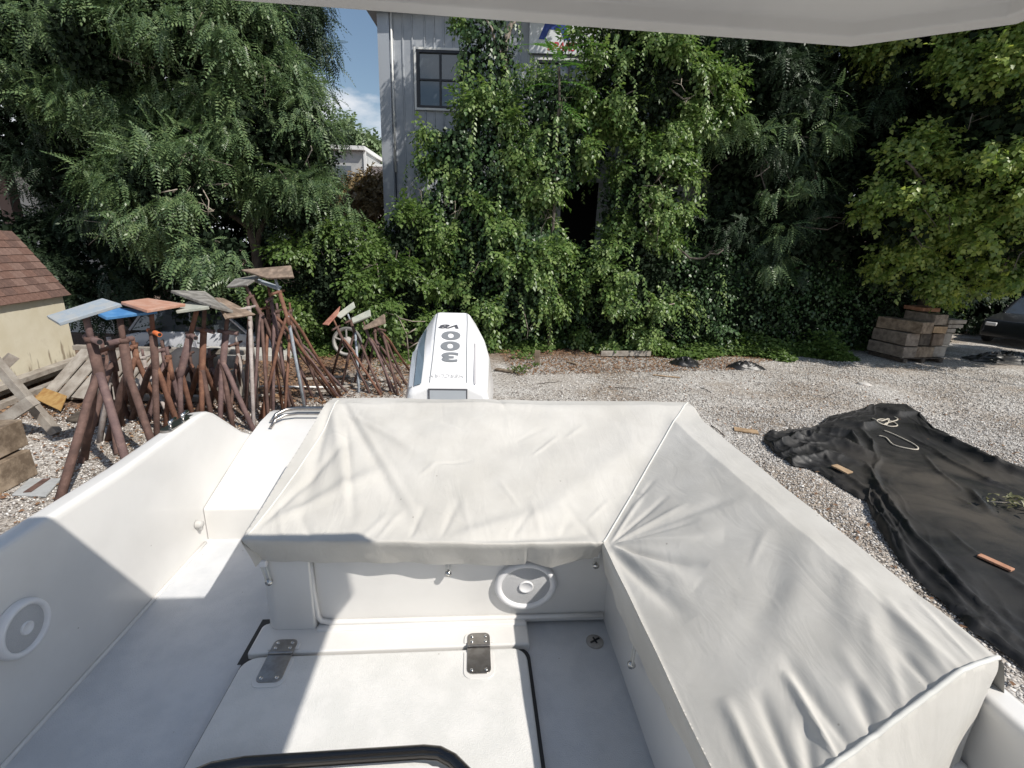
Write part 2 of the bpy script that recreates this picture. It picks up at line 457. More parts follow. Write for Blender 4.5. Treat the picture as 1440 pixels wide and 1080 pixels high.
# ================================================================== THE GROUND
def gravel_mat():
    m = bpy.data.materials.new('gravel ground')
    m.use_nodes = True
    n = m.node_tree.nodes; l = m.node_tree.links
    p = n['Principled BSDF']; p.inputs['Roughness'].default_value = 0.88
    tcn = n.new('ShaderNodeTexCoord')
    vo = n.new('ShaderNodeTexVoronoi'); vo.inputs['Scale'].default_value = 42
    vo.inputs['Randomness'].default_value = 1
    l.new(tcn.outputs['Object'], vo.inputs['Vector'])
    sep = n.new('ShaderNodeSeparateColor'); l.new(vo.outputs['Color'], sep.inputs[0])
    rp = n.new('ShaderNodeValToRGB')
    e = rp.color_ramp.elements
    e[0].position = 0.0; e[0].color = (0.15, 0.135, 0.12, 1)
    e[1].position = 1.0; e[1].color = (0.78, 0.75, 0.70, 1)
    for q, c in ((0.2, (0.32, 0.29, 0.26)), (0.45, (0.46, 0.435, 0.405)), (0.75, (0.60, 0.58, 0.55))):
        x = e.new(q); x.color = (*c, 1)
    l.new(sep.outputs[0], rp.inputs[0])
    # slow patches: cleaner and dirtier gravel
    nz = n.new('ShaderNodeTexNoise'); nz.inputs['Scale'].default_value = 0.7; nz.inputs['Detail'].default_value = 5
    l.new(tcn.outputs['Object'], nz.inputs['Vector'])
    r2 = n.new('ShaderNodeValToRGB')
    r2.color_ramp.elements[0].position = 0.35; r2.color_ramp.elements[0].color = (0.62, 0.55, 0.48, 1)
    r2.color_ramp.elements[1].position = 0.6; r2.color_ramp.elements[1].color = (1, 1, 1, 1)
    l.new(nz.outputs['Fac'], r2.inputs[0])
    mu = n.new('ShaderNodeMix'); mu.data_type = 'RGBA'; mu.blend_type = 'MULTIPLY'; mu.inputs['Factor'].default_value = 1
    l.new(rp.outputs[0], mu.inputs['A']); l.new(r2.outputs[0], mu.inputs['B'])
    # soil and leaf litter: far strip under the hedge and the left yard
    sx = n.new('ShaderNodeSeparateXYZ'); l.new(tcn.outputs['Object'], sx.inputs[0])
    def mr(sock, a, b):
        q = n.new('ShaderNodeMapRange'); q.inputs[1].default_value = a; q.inputs[2].default_value = b
        l.new(sock, q.inputs[0]); return q.outputs[0]
    far = mr(sx.outputs['Y'], 10.0, 13.6)
    right = mr(sx.outputs['X'], 6.5, 2.0)
    fr = n.new('ShaderNodeMath'); fr.operation = 'MULTIPLY'; l.new(far, fr.inputs[0]); l.new(right, fr.inputs[1])
    left = mr(sx.outputs['X'], -2.4, -4.2)
    ly = mr(sx.outputs['Y'], 6.0, 7.2)
    lf = n.new('ShaderNodeMath'); lf.operation = 'MULTIPLY'; l.new(left, lf.inputs[0]); l.new(ly, lf.inputs[1])
    vf0 = mr(sx.outputs['Y'], 13.8, 15.0); vx = mr(sx.outputs['X'], 9.5, 8.0)
    vfm = n.new('ShaderNodeMath'); vfm.operation = 'MULTIPLY'; l.new(vf0, vfm.inputs[0]); l.new(vx, vfm.inputs[1]); vf = vfm.outputs[0]
    ad = n.new('ShaderNodeMath'); ad.operation = 'MAXIMUM'; l.new(fr.outputs[0], ad.inputs[0]); l.new(lf.outputs[0], ad.inputs[1])
    ad2 = n.new('ShaderNodeMath'); ad2.operation = 'MAXIMUM'; l.new(ad.outputs[0], ad2.inputs[0]); l.new(vf, ad2.inputs[1])
    n3 = n.new('ShaderNodeTexNoise'); n3.inputs['Scale'].default_value = 3.5; n3.inputs['Detail'].default_value = 8; n3.inputs['Roughness'].default_value = 0.7
    l.new(tcn.outputs['Object'], n3.inputs['Vector'])
    s1 = n.new('ShaderNodeMath'); s1.operation = 'ADD'; l.new(ad2.outputs[0], s1.inputs[0]); l.new(n3.outputs['Fac'], s1.inputs[1])
    s2 = n.new('ShaderNodeMapRange'); s2.inputs[1].default_value = 0.92; s2.inputs[2].default_value = 1.35
    l.new(s1.outputs[0], s2.inputs[0])
    n4 = n.new('ShaderNodeTexNoise'); n4.inputs['Scale'].default_value = 28; n4.inputs['Detail'].default_value = 6
    l.new(tcn.outputs['Object'], n4.inputs['Vector'])
    r4 = n.new('ShaderNodeValToRGB')
    r4.color_ramp.elements[0].position = 0.36; r4.color_ramp.elements[0].color = (0.06, 0.04, 0.03, 1)
    r4.color_ramp.elements[1].position = 0.66; r4.color_ramp.elements[1].color = (0.30, 0.20, 0.14, 1)
    l.new(n4.outputs['Fac'], r4.inputs[0])
    mf = n.new('ShaderNodeMix'); mf.data_type = 'RGBA'
    l.new(s2.outputs[0], mf.inputs['Factor']); l.new(mu.outputs['Result'], mf.inputs['A']); l.new(r4.outputs[0], mf.inputs['B'])
    l.new(mf.outputs['Result'], p.inputs['Base Color'])
    b = n.new('ShaderNodeBump'); b.inputs['Strength'].default_value = 0.9; b.inputs['Distance'].default_value = 0.02; b.invert = True
    l.new(vo.outputs['Distance'], b.inputs['Height']); l.new(b.outputs[0], p.inputs['Normal'])
    return m
gravel = gravel_mat()

def sstep(x, a, b):
    t = min(1, max(0, (x - a) / (b - a))); return t * t * (3 - 2 * t)
def gz(x, y):
    dip = sstep(y, 11.6, 12.6) * (1 - sstep(x, -6.5, -5.0))
    return -0.62 * dip + 0.012 * math.sin(x * 1.7) * math.sin(y * 1.3 + 1)
xs = [-300, -120, -60, -30] + [-20 + 0.5 * i for i in range(81)] + [30, 60, 120, 300]
ys = [-300, -120, -60, -30, -10] + [-4 + 0.5 * i for i in range(57)] + [35, 60, 120, 400]
gb = MB()
gb.add([(x, y, gz(x, y)) for y in ys for x in xs],
       [(j * len(xs) + i, j * len(xs) + i + 1, (j + 1) * len(xs) + i + 1, (j + 1) * len(xs) + i)
        for j in range(len(ys) - 1) for i in range(len(xs) - 1)], True)
tag(gb.build('ground', gravel), kind='structure')

# loose stones lying on the gravel
def inpoly(x, y, P):
    r = np.zeros(len(x), bool); j = len(P) - 1
    for i in range(len(P)):
        xi, yi = P[i][0], P[i][1]; xj, yj = P[j][0], P[j][1]
        with np.errstate(divide='ignore', invalid='ignore'):
            c = ((yi > y) != (yj > y)) & (x < (xj - xi) * (y - yi) / (yj - yi) + xi)
        r ^= c; j = i
    return r
octv = np.array([(1, 0, 0), (-1, 0, 0), (0, 1, 0), (0, -1, 0), (0, 0, 1), (0, 0, -1)], float)
octf = np.array([(0, 2, 4), (2, 1, 4), (1, 3, 4), (3, 0, 4), (2, 0, 5), (1, 2, 5), (3, 1, 5), (0, 3, 5)])
def stones(P, n, s0, s1, seed):
    r = np.random.default_rng(seed)
    P = [(q[0], q[1]) for q in P]
    x0, x1 = min(p[0] for p in P), max(p[0] for p in P); y0, y1 = min(p[1] for p in P), max(p[1] for p in P)
    x = r.uniform(x0, x1, n); y = r.uniform(y0, y1, n)
    k = inpoly(x, y, P); x = x[k]; y = y[k]; n = len(x)
    s = r.uniform(s0, s1, n) * r.choice([0.6, 0.8, 1.0, 1.3], n)
    sc = np.stack([s * r.uniform(0.7, 1.4, n), s * r.uniform(0.6, 1.1, n), s * r.uniform(0.45, 0.75, n)], 1)
    V = octv[None] * (1 + r.uniform(-0.28, 0.28, (n, 6, 3))) * sc[:, None, :]
    V += np.sign(octv)[None] * 0
    a = r.uniform(0, 6.28, n); ca, sa = np.cos(a), np.sin(a)
    X = V[..., 0] * ca[:, None] - V[..., 1] * sa[:, None]; Y = V[..., 0] * sa[:, None] + V[..., 1] * ca[:, None]
    tl = r.uniform(-0.5, 0.5, n)[:, None]
    V = np.stack([X + x[:, None], Y + y[:, None], V[..., 2] + tl * X + sc[:, 2:3] * 0.4 + 0.003], 2).reshape(-1, 3)
    F = (octf[None] + (np.arange(n) * 6)[:, None, None]).reshape(-1, 3)
    return V, F
def stone_mat():
    m = bpy.data.materials.new('loose gravel stones'); m.use_nodes = True
    n = m.node_tree.nodes; l = m.node_tree.links; p = n['Principled BSDF']; p.inputs['Roughness'].default_value = 0.75
    ge = n.new('ShaderNodeNewGeometry'); rp = n.new('ShaderNodeValToRGB'); e = rp.color_ramp.elements
    e[0].color = (0.13, 0.11, 0.095, 1); e[1].color = (0.80, 0.78, 0.74, 1)
    for q, c in ((0.18, (0.30, 0.27, 0.24)), (0.5, (0.47, 0.445, 0.415)), (0.8, (0.62, 0.60, 0.57))):
        x = e.new(q); x.color = (*c, 1)
    l.new(ge.outputs['Random Per Island'], rp.inputs[0]); l.new(rp.outputs[0], p.inputs['Base Color'])
    return m
stone_m = stone_mat()
Vs, Fs, off = [], [], 0
for P, n_, a_, b_, sd in (
    ([(1.4, 0.6), (3.2, 0.6), (7.5, 2.6), (9.5, 6), (9, 8.2), (2.2, 8.2), (1.3, 3)], 95000, 0.009, 0.015, 1),
    ([(-8.2, 4), (-3.0, 4), (-2.2, 8.5), (-7.5, 7.2), (-8.6, 6)], 32000, 0.009, 0.016, 2),
    ([(0, 8), (12, 8), (14, 12.6), (9, 13.2), (0, 12.2)], 34000, 0.012, 0.019, 3)):
    v_, f_ = stones(P, n_, a_, b_, sd)
    Vs.append(v_); Fs.append(f_ + off); off += len(v_)
tag(np_mesh('gravel_stones', np.concatenate(Vs), np.concatenate(Fs), stone_m),
    'loose pale and brown gravel stones scattered over the yard', 'gravel', kind='stuff')

# fallen leaves and twigs
def litter(P, n, s, seed, z=0.012):
    r = np.random.default_rng(seed)
    x0, x1 = min(p[0] for p in P), max(p[0] for p in P); y0, y1 = min(p[1] for p in P), max(p[1] for p in P)
    x = r.uniform(x0, x1, n); y = r.uniform(y0, y1, n); k = inpoly(x, y, P); x, y = x[k], y[k]; n = len(x)
    q = np.array([(-1, 0, 0), (0, -0.55, 0.25), (1.1, 0, 0.1), (0, 0.55, 0.25)])
    sc = s * r.uniform(0.5, 1.3, n)
    a = r.uniform(0, 6.28, n); ca, sa = np.cos(a)[:, None], np.sin(a)[:, None]
    V = q[None] * sc[:, None, None]
    tx, ty = r.uniform(-0.5, 0.5, (2, n))[..., None]
    X = V[..., 0] * ca - V[..., 1] * sa; Y = V[..., 0] * sa + V[..., 1] * ca
    Z = V[..., 2] + X * tx + Y * ty + z + np.array([gz(i, j) for i, j in zip(x, y)])[:, None] + sc[:, None] * 0.35
    V = np.stack([X + x[:, None], Y + y[:, None], Z], 2).reshape(-1, 3)
    F = (np.array([[0, 1, 2, 3]])[None] + (np.arange(n) * 4)[:, None, None]).reshape(-1, 4)
    return V, F
Vs, Fs, off = [], [], 0
for P, n_, s_, sd in (([(-9, 6.2), (-2, 8.2), (-1, 12.6), (-10, 12)], 16000, 0.035, 11),
                      ([(0, 10.2), (5.5, 11.5), (8, 13.4), (-0.5, 13.4)], 9000, 0.032, 12),
                      ([(-8.2, 4), (-3, 4), (-2.8, 7), (-8, 7)], 1800, 0.028, 13),
                      ([(1.5, 1.5), (4, 2), (9, 8), (9, 12), (2, 10)], 1200, 0.026, 14)):
    v_, f_ = litter(P, n_, s_, sd); Vs.append(v_); Fs.append(f_ + off); off += len(v_)
tag(np_mesh('leaf_litter', np.concatenate(Vs), np.concatenate(Fs), litter_m),
    'brown fallen leaves lying on the ground under the hedge and between the stands', 'fallen leaves', kind='stuff')

# ================================================================== FOLIAGE TOOLS
def frond(npair=8, L=0.5, ll=0.11, lw=0.04, droop=0.35, sweep=0.5):
    """pinnate leaf along +x, upper side +z"""
    V = []; F = []
    def addq(a, b, c, d):
        o = len(V); V.extend([a, b, c, d]); F.append((o, o + 1, o + 2, o + 3))
    for i in range(npair):
        t = (i + 1) / (npair + 0.3); x = L * t; z = -droop * L * t * t
        k = math.sin(math.pi * min(1, 0.25 + 0.72 * t)) ** 0.6
        for sg in (-1, 1):
            l_ = ll * k
            dx, dy, dz = sweep * l_, sg * l_, -0.28 * l_
            addq((x, 0, z), (x + dx * 0.5 - lw * 0.5, dy * 0.5, z + dz * 0.2), (x + dx, dy, z + dz),
                 (x + dx * 0.5 + lw * 0.5, dy * 0.5, z + dz * 0.45))
    x = L; z = -droop * L
    addq((x, 0, z), (x + ll * 0.4, -lw * 0.5, z - 0.02), (x + ll * 0.9, 0, z - 0.05), (x + ll * 0.4, lw * 0.5, z - 0.02))
    w_ = 0.004
    addq((0, -w_, 0), (L * 0.5, -w_, -droop * L * 0.25), (L * 0.5, w_, -droop * L * 0.25), (0, w_, 0))
    return np.array(V), np.array(F)

def leaf(s=0.08, wd=0.62, fold=0.25):
    """single pointed leaf: tip along +x, upper side +z; two quads folded on the midrib"""
    V = [(0, 0, 0), (s * 0.35, wd * s * 0.5, fold * s * 0.4), (s, 0, -0.08 * s), (s * 0.35, -wd * s * 0.5, fold * s * 0.4), (s * 0.5, 0, 0)]
    return np.array(V), np.array([(0, 4, 2, 1), (0, 3, 2, 4)])

def sprig(n=7, L=0.28, s=0.075, wd=0.62):
    """twig with alternate simple leaves"""
    V = []; F = []
    lv, lf = leaf(s, wd)
    for i in range(n):
        t = i / (n - 1); x = L * t; z = -0.3 * L * t * t
        a = (1 if i % 2 else -1) * rad(55 * (1 - 0.5 * t)); ca, sa = math.cos(a), math.sin(a)
        tilt = rad(-25)
        for v in lv:
            X = v[0] * math.cos(tilt) + v[2] * math.sin(tilt) * -1; Z = v[0] * math.sin(tilt) + v[2] * math.cos(tilt)
            V.append((x + X * ca - v[1] * sa, X * sa + v[1] * ca, z + Z))
        F += [tuple(q + i * 5 for q in f) for f in lf]
    return np.array(V), np.array(F)

def scatter(tmpl, pos, dirs, nor, scl, r, jit=0.0):
    tv, tf = tmpl
    n = len(pos)
    X = dirs / np.linalg.norm(dirs, axis=1, keepdims=True)
    Z = nor - (nor * X).sum(1, keepdims=True) * X
    Z /= np.linalg.norm(Z, axis=1, keepdims=True) + 1e-9
    Y = np.cross(Z, X)
    V = tv[None] * scl[:, None, None]
    if jit: V = V + r.normal(0, jit, V.shape) * scl[:, None, None]
    W = V[..., 0:1] * X[:, None] + V[..., 1:2] * Y[:, None] + V[..., 2:3] * Z[:, None] + pos[:, None]
    F = tf[None] + (np.arange(n) * len(tv))[:, None, None]
    return W.reshape(-1, 3), F.reshape(-1, tf.shape[1])

def rdir(n, r):
    v = r.normal(size=(n, 3)); return v / np.linalg.norm(v, axis=1, keepdims=True)

def clump_points(ells, ncl, rc, per, r, inner=0.72, front=0.6):
    """clump centres on ellipsoid shells, points inside each clump, outward directions"""
    vol = np.array([(e[3] * e[4] + e[4] * e[5] + e[3] * e[5]) for e in ells]); cnt = np.maximum(1, (ncl * vol / vol.sum()).astype(int))
    P, O = [], []
    for e, c in zip(ells, cnt):
        ce = np.array(e[:3]); ra = np.array(e[3:6])
        d = rdir(c * 3, r)
        keep = (d[:, 1] < 0.35) | (r.random(len(d)) > front)
        d = d[keep][:c]
        cen = ce + d * ra * r.uniform(inner, 1.08, (len(d), 1))
        rr = rc * r.uniform(0.5, 1.3, len(d))
        q = rdir(len(d) * per, r) * (r.random((len(d) * per, 1)) ** 0.45)
        q *= np.array([1, 1, 0.7])
        cc = np.repeat(cen, per, 0); rq = np.repeat(rr, per)[:, None]
        P.append(cc + q * rq); O.append(np.repeat(d, per, 0) * 0.6 + q)
    return np.concatenate(P), np.concatenate(O)

def clear(P, O, holes):
    """drop leaves that would cover an opening: holes given as (x0,x1,y0,y1,z0,z1) boxes"""
    k = np.ones(len(P), bool)
    for h in holes:
        k &= ~((P[:, 0] > h[0]) & (P[:, 0] < h[1]) & (P[:, 1] > h[2]) & (P[:, 1] < h[3]) & (P[:, 2] > h[4]) & (P[:, 2] < h[5]))
    return P[k], O[k]

ZU = np.array([0, 0, 1.0])
def crown(name, parent, mat, tmpl, ells, ncl, rc, per, seed, droop=0.35, holes=(), s0=0.5, s1=1.45, jit=0.0, core=None, inner=0.72, dn=0.6):
    r = np.random.default_rng(seed)
    P, O = clump_points(ells, ncl, rc, per, r, inner)
    P, O = clear(P, O, holes)
    n = len(P)
    D = O * 0.8 + r.normal(0, dn, (n, 3)); D[:, 2] -= droop
    N = O * 0.7 + ZU * 0.9 + r.normal(0, 0.35, (n, 3))
    V, F = scatter(tmpl, P, D, N, r.uniform(s0, s1, n), r, jit)
    o = np_mesh(name, V - np.array(parent.location), F, mat, parent)
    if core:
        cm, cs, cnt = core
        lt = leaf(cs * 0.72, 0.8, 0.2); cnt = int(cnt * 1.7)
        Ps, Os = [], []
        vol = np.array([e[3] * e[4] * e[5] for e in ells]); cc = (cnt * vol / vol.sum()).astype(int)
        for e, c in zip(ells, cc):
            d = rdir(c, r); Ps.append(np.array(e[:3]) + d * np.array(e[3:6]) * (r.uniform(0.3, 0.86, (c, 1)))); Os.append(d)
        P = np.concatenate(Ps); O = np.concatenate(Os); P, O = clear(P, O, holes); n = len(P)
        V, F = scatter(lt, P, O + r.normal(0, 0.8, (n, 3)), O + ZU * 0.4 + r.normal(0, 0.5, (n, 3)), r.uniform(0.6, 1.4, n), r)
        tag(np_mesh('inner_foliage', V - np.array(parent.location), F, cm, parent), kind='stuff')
    return o

def limbs(name, parent, mat, segs, n=8):
    b = MB(); lc = Local(parent.location)
    for pts, r0, r1 in segs:
        pts = [lc(p) for p in pts]
        # gentle wiggle
        q = []
        for i in range(len(pts) - 1):
            for k in range(4):
                t = k / 4; p = pts[i].lerp(pts[i + 1], t)
                if i + k: p = p + Vector([random.uniform(-0.05, 0.05) for _ in range(3)])
                q.append(p)
        q.append(pts[-1])
        b.tube(q, [r0 + (r1 - r0) * i / (len(q) - 1) for i in range(len(q))], n)
    return b.build(name, mat, parent)

def strands(name, parent, mat, starts, seed, lmin=0.5, lmax=1.6, s=0.075, out=0.35, step=0.055):
    """hanging vine shoots: leaves alternate along a drooping line"""
    r = np.random.default_rng(seed)
    pos, dr, nr = [], [], []
    for p, o in starts:
        L = r.uniform(lmin, lmax); n = int(L / step)
        v = np.array(o) * out + np.array([0, 0, 0.25]); q = np.array(p, float)
        for i in range(n):
            v = v * 0.93 + np.array([0, 0, -0.10]) + r.normal(0, 0.02, 3)
            u = v / np.linalg.norm(v); q = q + u * step
            sd = np.cross(u, [0, -1, 0.2]) * (1 if i % 2 else -1) + r.normal(0, 0.3, 3)
            pos.append(q.copy()); dr.append(sd * 0.7 + np.array([0, -0.15, -0.9])); nr.append(np.array(o) + np.array([0.1, -0.5, 0.5]) + r.normal(0, 0.3, 3))
    n = len(pos)
    V, F = scatter(leaf(s * 1.25, 0.62, 0.2), np.array(pos), np.array(dr), np.array(nr), r.uniform(0.6, 1.25, n), r)
    return tag(np_mesh(name, V - np.array(parent.location), F, mat, parent), kind='stuff')

def surf_points(ells, n, r, lo=0.9, hi=1.06):
    ar = np.array([(e[3] * e[4] + e[4] * e[5] + e[3] * e[5]) for e in ells]); cc = (n * ar / ar.sum()).astype(int)
    P, O = [], []
    for e, c in zip(ells, cc):
        d = rdir(int(c * 1.4), r); d = d[(d[:, 1] < 0.4)][:c]
        bump_ = np.array([noise.noise(Vector(q * 3.1 + np.array(e[:3]))) for q in d])[:, None]
        p = np.array(e[:3]) + d * np.array(e[3:6]) * (r.uniform(lo, hi, (len(d), 1)) + 0.55 * bump_)
        P.append(p); O.append(d)
    return np.concatenate(P), np.concatenate(O)

frond_l = frond(8, 0.36, 0.074, 0.036, 0.55)
frond_s = frond(7, 0.34, 0.065, 0.03, 0.6)
frond_a = frond(13, 0.95, 0.17, 0.055, 0.45)
sprig_v = sprig(6, 0.26, 0.10, 0.72)
sprig_t = sprig(6, 0.34, 0.14, 0.85)
sprig_d = sprig(6, 0.28, 0.075)

# ================================================================== BUILDINGS
wall_grey = mk('ribbed metal siding', (0.33, 0.355, 0.39), (0.40, 0.42, 0.445), ns=2.5, rough=0.5, metal=0.1, bump=0.05, bs=6)
trim_grey = mk('metal trim', (0.40, 0.43, 0.47), rough=0.45, metal=0.2)
trim_w = mk('white painted trim', (0.7, 0.7, 0.68), rough=0.5)
frame_blk = mk('black window frame', (0.012, 0.014, 0.02), rough=0.4)
def glass_mat():
    m = bpy.data.materials.new('window glass'); m.use_nodes = True
    n = m.node_tree.nodes; l = m.node_tree.links; p = n['Principled BSDF']
    p.inputs['Base Color'].default_value = (0.10, 0.12, 0.14, 1); p.inputs['Roughness'].default_value = 0.06
    p.inputs['Specular IOR Level'].default_value = 1.0; p.inputs['Metallic'].default_value = 0.35
    return m
glass = glass_mat()
dark_in = mk('painted unlit interior', (0.01, 0.01, 0.012), rough=0.9)  # near-black colour stands for the unlit inside of openings

BY = 16.0
bo = Vector((-4.05, BY, 0))
bld = thing('metal_building', bo, 'tall grey metal-sided building with black windows standing behind the vines', 'building')
lb = Local(bo)
# front wall with vertical ribs, openings left for windows and the low door
def wall_panel(x0, x1, z0, z1, y=BY):
    b = MB()
    xs_ = [x0]; x = x0
    prof = []
    while x < x1 - 1e-4:
        for dx, dy in ((0, 0), (0.20, 0), (0.215, -0.028), (0.245, -0.028), (0.26, 0)):
            if x + dx <= x1: prof.append((x + dx, dy))
        x += 0.28
    prof.append((x1, 0))
    n = len(prof)
    b.add([lb((px_, y + dy, z0)) for px_, dy in prof] + [lb((px_, y + dy, z1)) for px_, dy in prof],
          [(i, i + 1, n + i + 1, n + i) for i in range(n - 1)])
    b.add([lb((x0, y + 0.02, z0)), lb((x1, y + 0.02, z0)), lb((x1, y + 0.02, z1)), lb((x0, y + 0.02, z1))], [(0, 1, 2, 3)])
    return b
W1 = (-3.13, -1.75, 6.72, 8.24)      # window 1
W2 = (0.42, 2.3, 6.9, 8.08)          # window 2 under the sign
D1 = (1.35, 2.5, 0.0, 4.82)          # dark opening
xe = 9.0; zt = 9.35
for x0, x1, z0, z1 in ((-4.05, W1[0], 0, zt), (W1[0], W1[1], 0, W1[2]), (W1[0], W1[1], W1[3], zt),
                       (W1[1], W2[0], 0, zt), (W2[0], D1[0], 0, W2[2]), (W2[0], W2[1], W2[3], zt), (D1[0], W2[1], D1[3], W2[2]),
                       (W2[1], D1[1], D1[3], zt), (D1[1], xe, 0, zt)):
    wall_panel(x0, x1, z0, z1).build('wall', wall_grey, bld)
b = MB(); b.add([lb(p) for p in ((-4.05, BY + 0.01, 0), (-4.05, BY + 9, 0), (-4.05, BY + 9, zt), (-4.05, BY + 0.01, zt))], [(3, 2, 1, 0)])
b.add([lb(p) for p in ((xe, BY, 0), (xe, BY + 9, 0), (xe, BY + 9, zt), (xe, BY, zt))], [(0, 1, 2, 3)])
b.add([lb(p) for p in ((-4.05, BY + 9, 0), (xe, BY + 9, 0), (xe, BY + 9, zt), (-4.05, BY + 9, zt))], [(3, 2, 1, 0)])
b.build('side_wall', wall_grey, bld)
b = MB()
b.box(lb((-4.08, BY - 0.03, zt / 2)), (0.34, 0.1, zt)); b.build('corner_trim', trim_grey, bld)
b = MB(); b.tube([lb((-3.84, BY - 0.10, zt)), lb((-3.84, BY - 0.10, 4.9))], 0.03, 8); b.build('downspout', trim_w, bld)
b = MB(); b.tube([lb((-3.84, BY - 0.10, 4.9)), lb((-3.84, BY - 0.12, 0.1))], 0.022, 8); b.build('drain_pipe', frame_blk, bld)
b = MB()
b.hexa([lb(p) for p in ((-4.5, BY - 0.35, 9.1), (xe + .3, BY - 0.35, 9.75), (xe + .3, BY + 9, 9.75), (-4.5, BY + 9, 9.1),
                        (-4.5, BY - 0.35, 9.32), (xe + .3, BY - 0.35, 9.97), (xe + .3, BY + 9, 9.97), (-4.5, BY + 9, 9.32))])
b.build('roof', trim_grey, bld)
def window(W, nx, nz, parent, y=BY):
    x0, x1, z0, z1 = W
    fr = MB(); t = 0.07
    fr.box(lb(((x0 + x1) / 2, y - 0.02, z0 + t / 2)), (x1 - x0, 0.10, t)); fr.box(lb(((x0 + x1) / 2, y - 0.02, z1 - t / 2)), (x1 - x0, 0.10, t))
    fr.box(lb((x0 + t / 2, y - 0.02, (z0 + z1) / 2)), (t, 0.10, z1 - z0 - 2 * t)); fr.box(lb((x1 - t / 2, y - 0.02, (z0 + z1) / 2)), (t, 0.10, z1 - z0 - 2 * t))
    for i in range(1, nx): fr.box(lb((x0 + (x1 - x0) * i / nx, y - 0.015, (z0 + z1) / 2)), (0.06, 0.07, z1 - z0 - 2 * t))
    f = fr.build('window', frame_blk, parent)
    for j in range(nz - 1):
        z = z0 + (z1 - z0) * (j + 1) / nz
        m_ = MB(); m_.box(lb(((x0 + x1) / 2, y - 0.02, z)), (x1 - x0 - 2 * t, 0.05, 0.045)); m_.build('glazing_bar', frame_blk, f)
    for i in range(nx):
        for j in range(nz):
            a0 = x0 + (x1 - x0) * i / nx; a1 = x0 + (x1 - x0) * (i + 1) / nx; c0 = z0 + (z1 - z0) * j / nz; c1 = z0 + (z1 - z0) * (j + 1) / nz
            g = MB(); g.box(lb(((a0 + a1) / 2, y + 0.005, (c0 + c1) / 2)), (a1 - a0 - 0.05, 0.012, c1 - c0 - 0.04)); g.build('pane', glass, f)
    s_ = MB(); e_ = 0.06
    s_.box(lb(((x0 + x1) / 2, y - 0.055, z0 - 0.03)), (x1 - x0 + 0.16, 0.05, e_)); s_.box(lb(((x0 + x1) / 2, y - 0.055, z1 + 0.03)), (x1 - x0 + 0.16, 0.05, e_))
    s_.box(lb((x0 - 0.05, y - 0.055, (z0 + z1) / 2)), (e_, 0.05, z1 - z0)); s_.box(lb((x1 + 0.05, y - 0.055, (z0 + z1) / 2)), (e_, 0.05, z1 - z0))
    s_.build('window_trim', trim_w, f)
window(W1, 2, 2, bld); window(W2, 2, 1, bld)
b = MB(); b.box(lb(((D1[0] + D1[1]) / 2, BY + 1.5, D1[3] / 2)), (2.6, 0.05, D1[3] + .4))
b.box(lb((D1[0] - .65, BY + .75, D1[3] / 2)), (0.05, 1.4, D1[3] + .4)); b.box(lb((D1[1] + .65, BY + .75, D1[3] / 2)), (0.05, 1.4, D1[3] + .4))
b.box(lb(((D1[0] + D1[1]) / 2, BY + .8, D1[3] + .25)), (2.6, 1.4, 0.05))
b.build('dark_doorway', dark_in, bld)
b = MB(); b.box(lb(((D1[0] + D1[1]) / 2, BY - 0.05, D1[3] + 0.06)), (D1[1] - D1[0] + .2, 0.06, 0.12)); b.build('door_header', trim_grey, bld)

# sign on the wall
def text_mesh(name, txt, size, mat, parent, mat4, extrude=0.002, shear=0.0, bold=0.0):
    cu = bpy.data.curves.new(name, 'FONT'); cu.body = txt; cu.size = size; cu.extrude = extrude; cu.align_x = 'CENTER'; cu.align_y = 'CENTER'
    cu.shear = shear; cu.offset = bold
    t = bpy.data.objects.new('tmp', cu); C.objects.link(t)
    dg = bpy.context.evaluated_depsgraph_get()
    me = bpy.data.meshes.new_from_object(t.evaluated_get(dg))
    bpy.data.objects.remove(t)
    me.materials.clear(); me.materials.append(mat)
    o = bpy.data.objects.new(name, me); C.objects.link(o); o.parent = parent; o.matrix_local = mat4
    return o
sign_w = mk('white sign board', (0.68, 0.70, 0.72), rough=0.4)
blue_l = mk('blue sign paint', (0.03, 0.06, 0.28), rough=0.4)
red_l = mk('red sign paint', (0.5, 0.04, 0.06), rough=0.4)
so = Vector((1.5, BY - 0.1, 8.9))
sgn = thing('building_sign', so, 'white sign with a big blue letter A and red letters on the metal building', 'sign')
b = MB(); b.box((0, 0, 0), (2.7, 0.05, 1.35)); b.build('board', sign_w, sgn, 0.01)
RT = Matrix.Rotation(rad(90), 4, 'X')
text_mesh('lettering', 'A', 1.25, blue_l, sgn, Matrix.Translation((-0.62, -0.03, 0.08)) @ RT, bold=0.03)
text_mesh('lettering', 'SPARS', 0.30, red_l, sgn, Matrix.Translation((-0.42, -0.03, -0.50)) @ RT, shear=0.3, bold=0.006)
b = MB(); b.add([(0.35, -0.03, 0.1), (1.1, -0.03, 0.35), (1.2, -0.03, 0.6), (0.3, -0.03, 0.6)], [(0, 1, 2, 3)]); b.build('red_stripe', mk('orange red sign paint', (0.55, 0.10, 0.04), rough=.4), sgn)

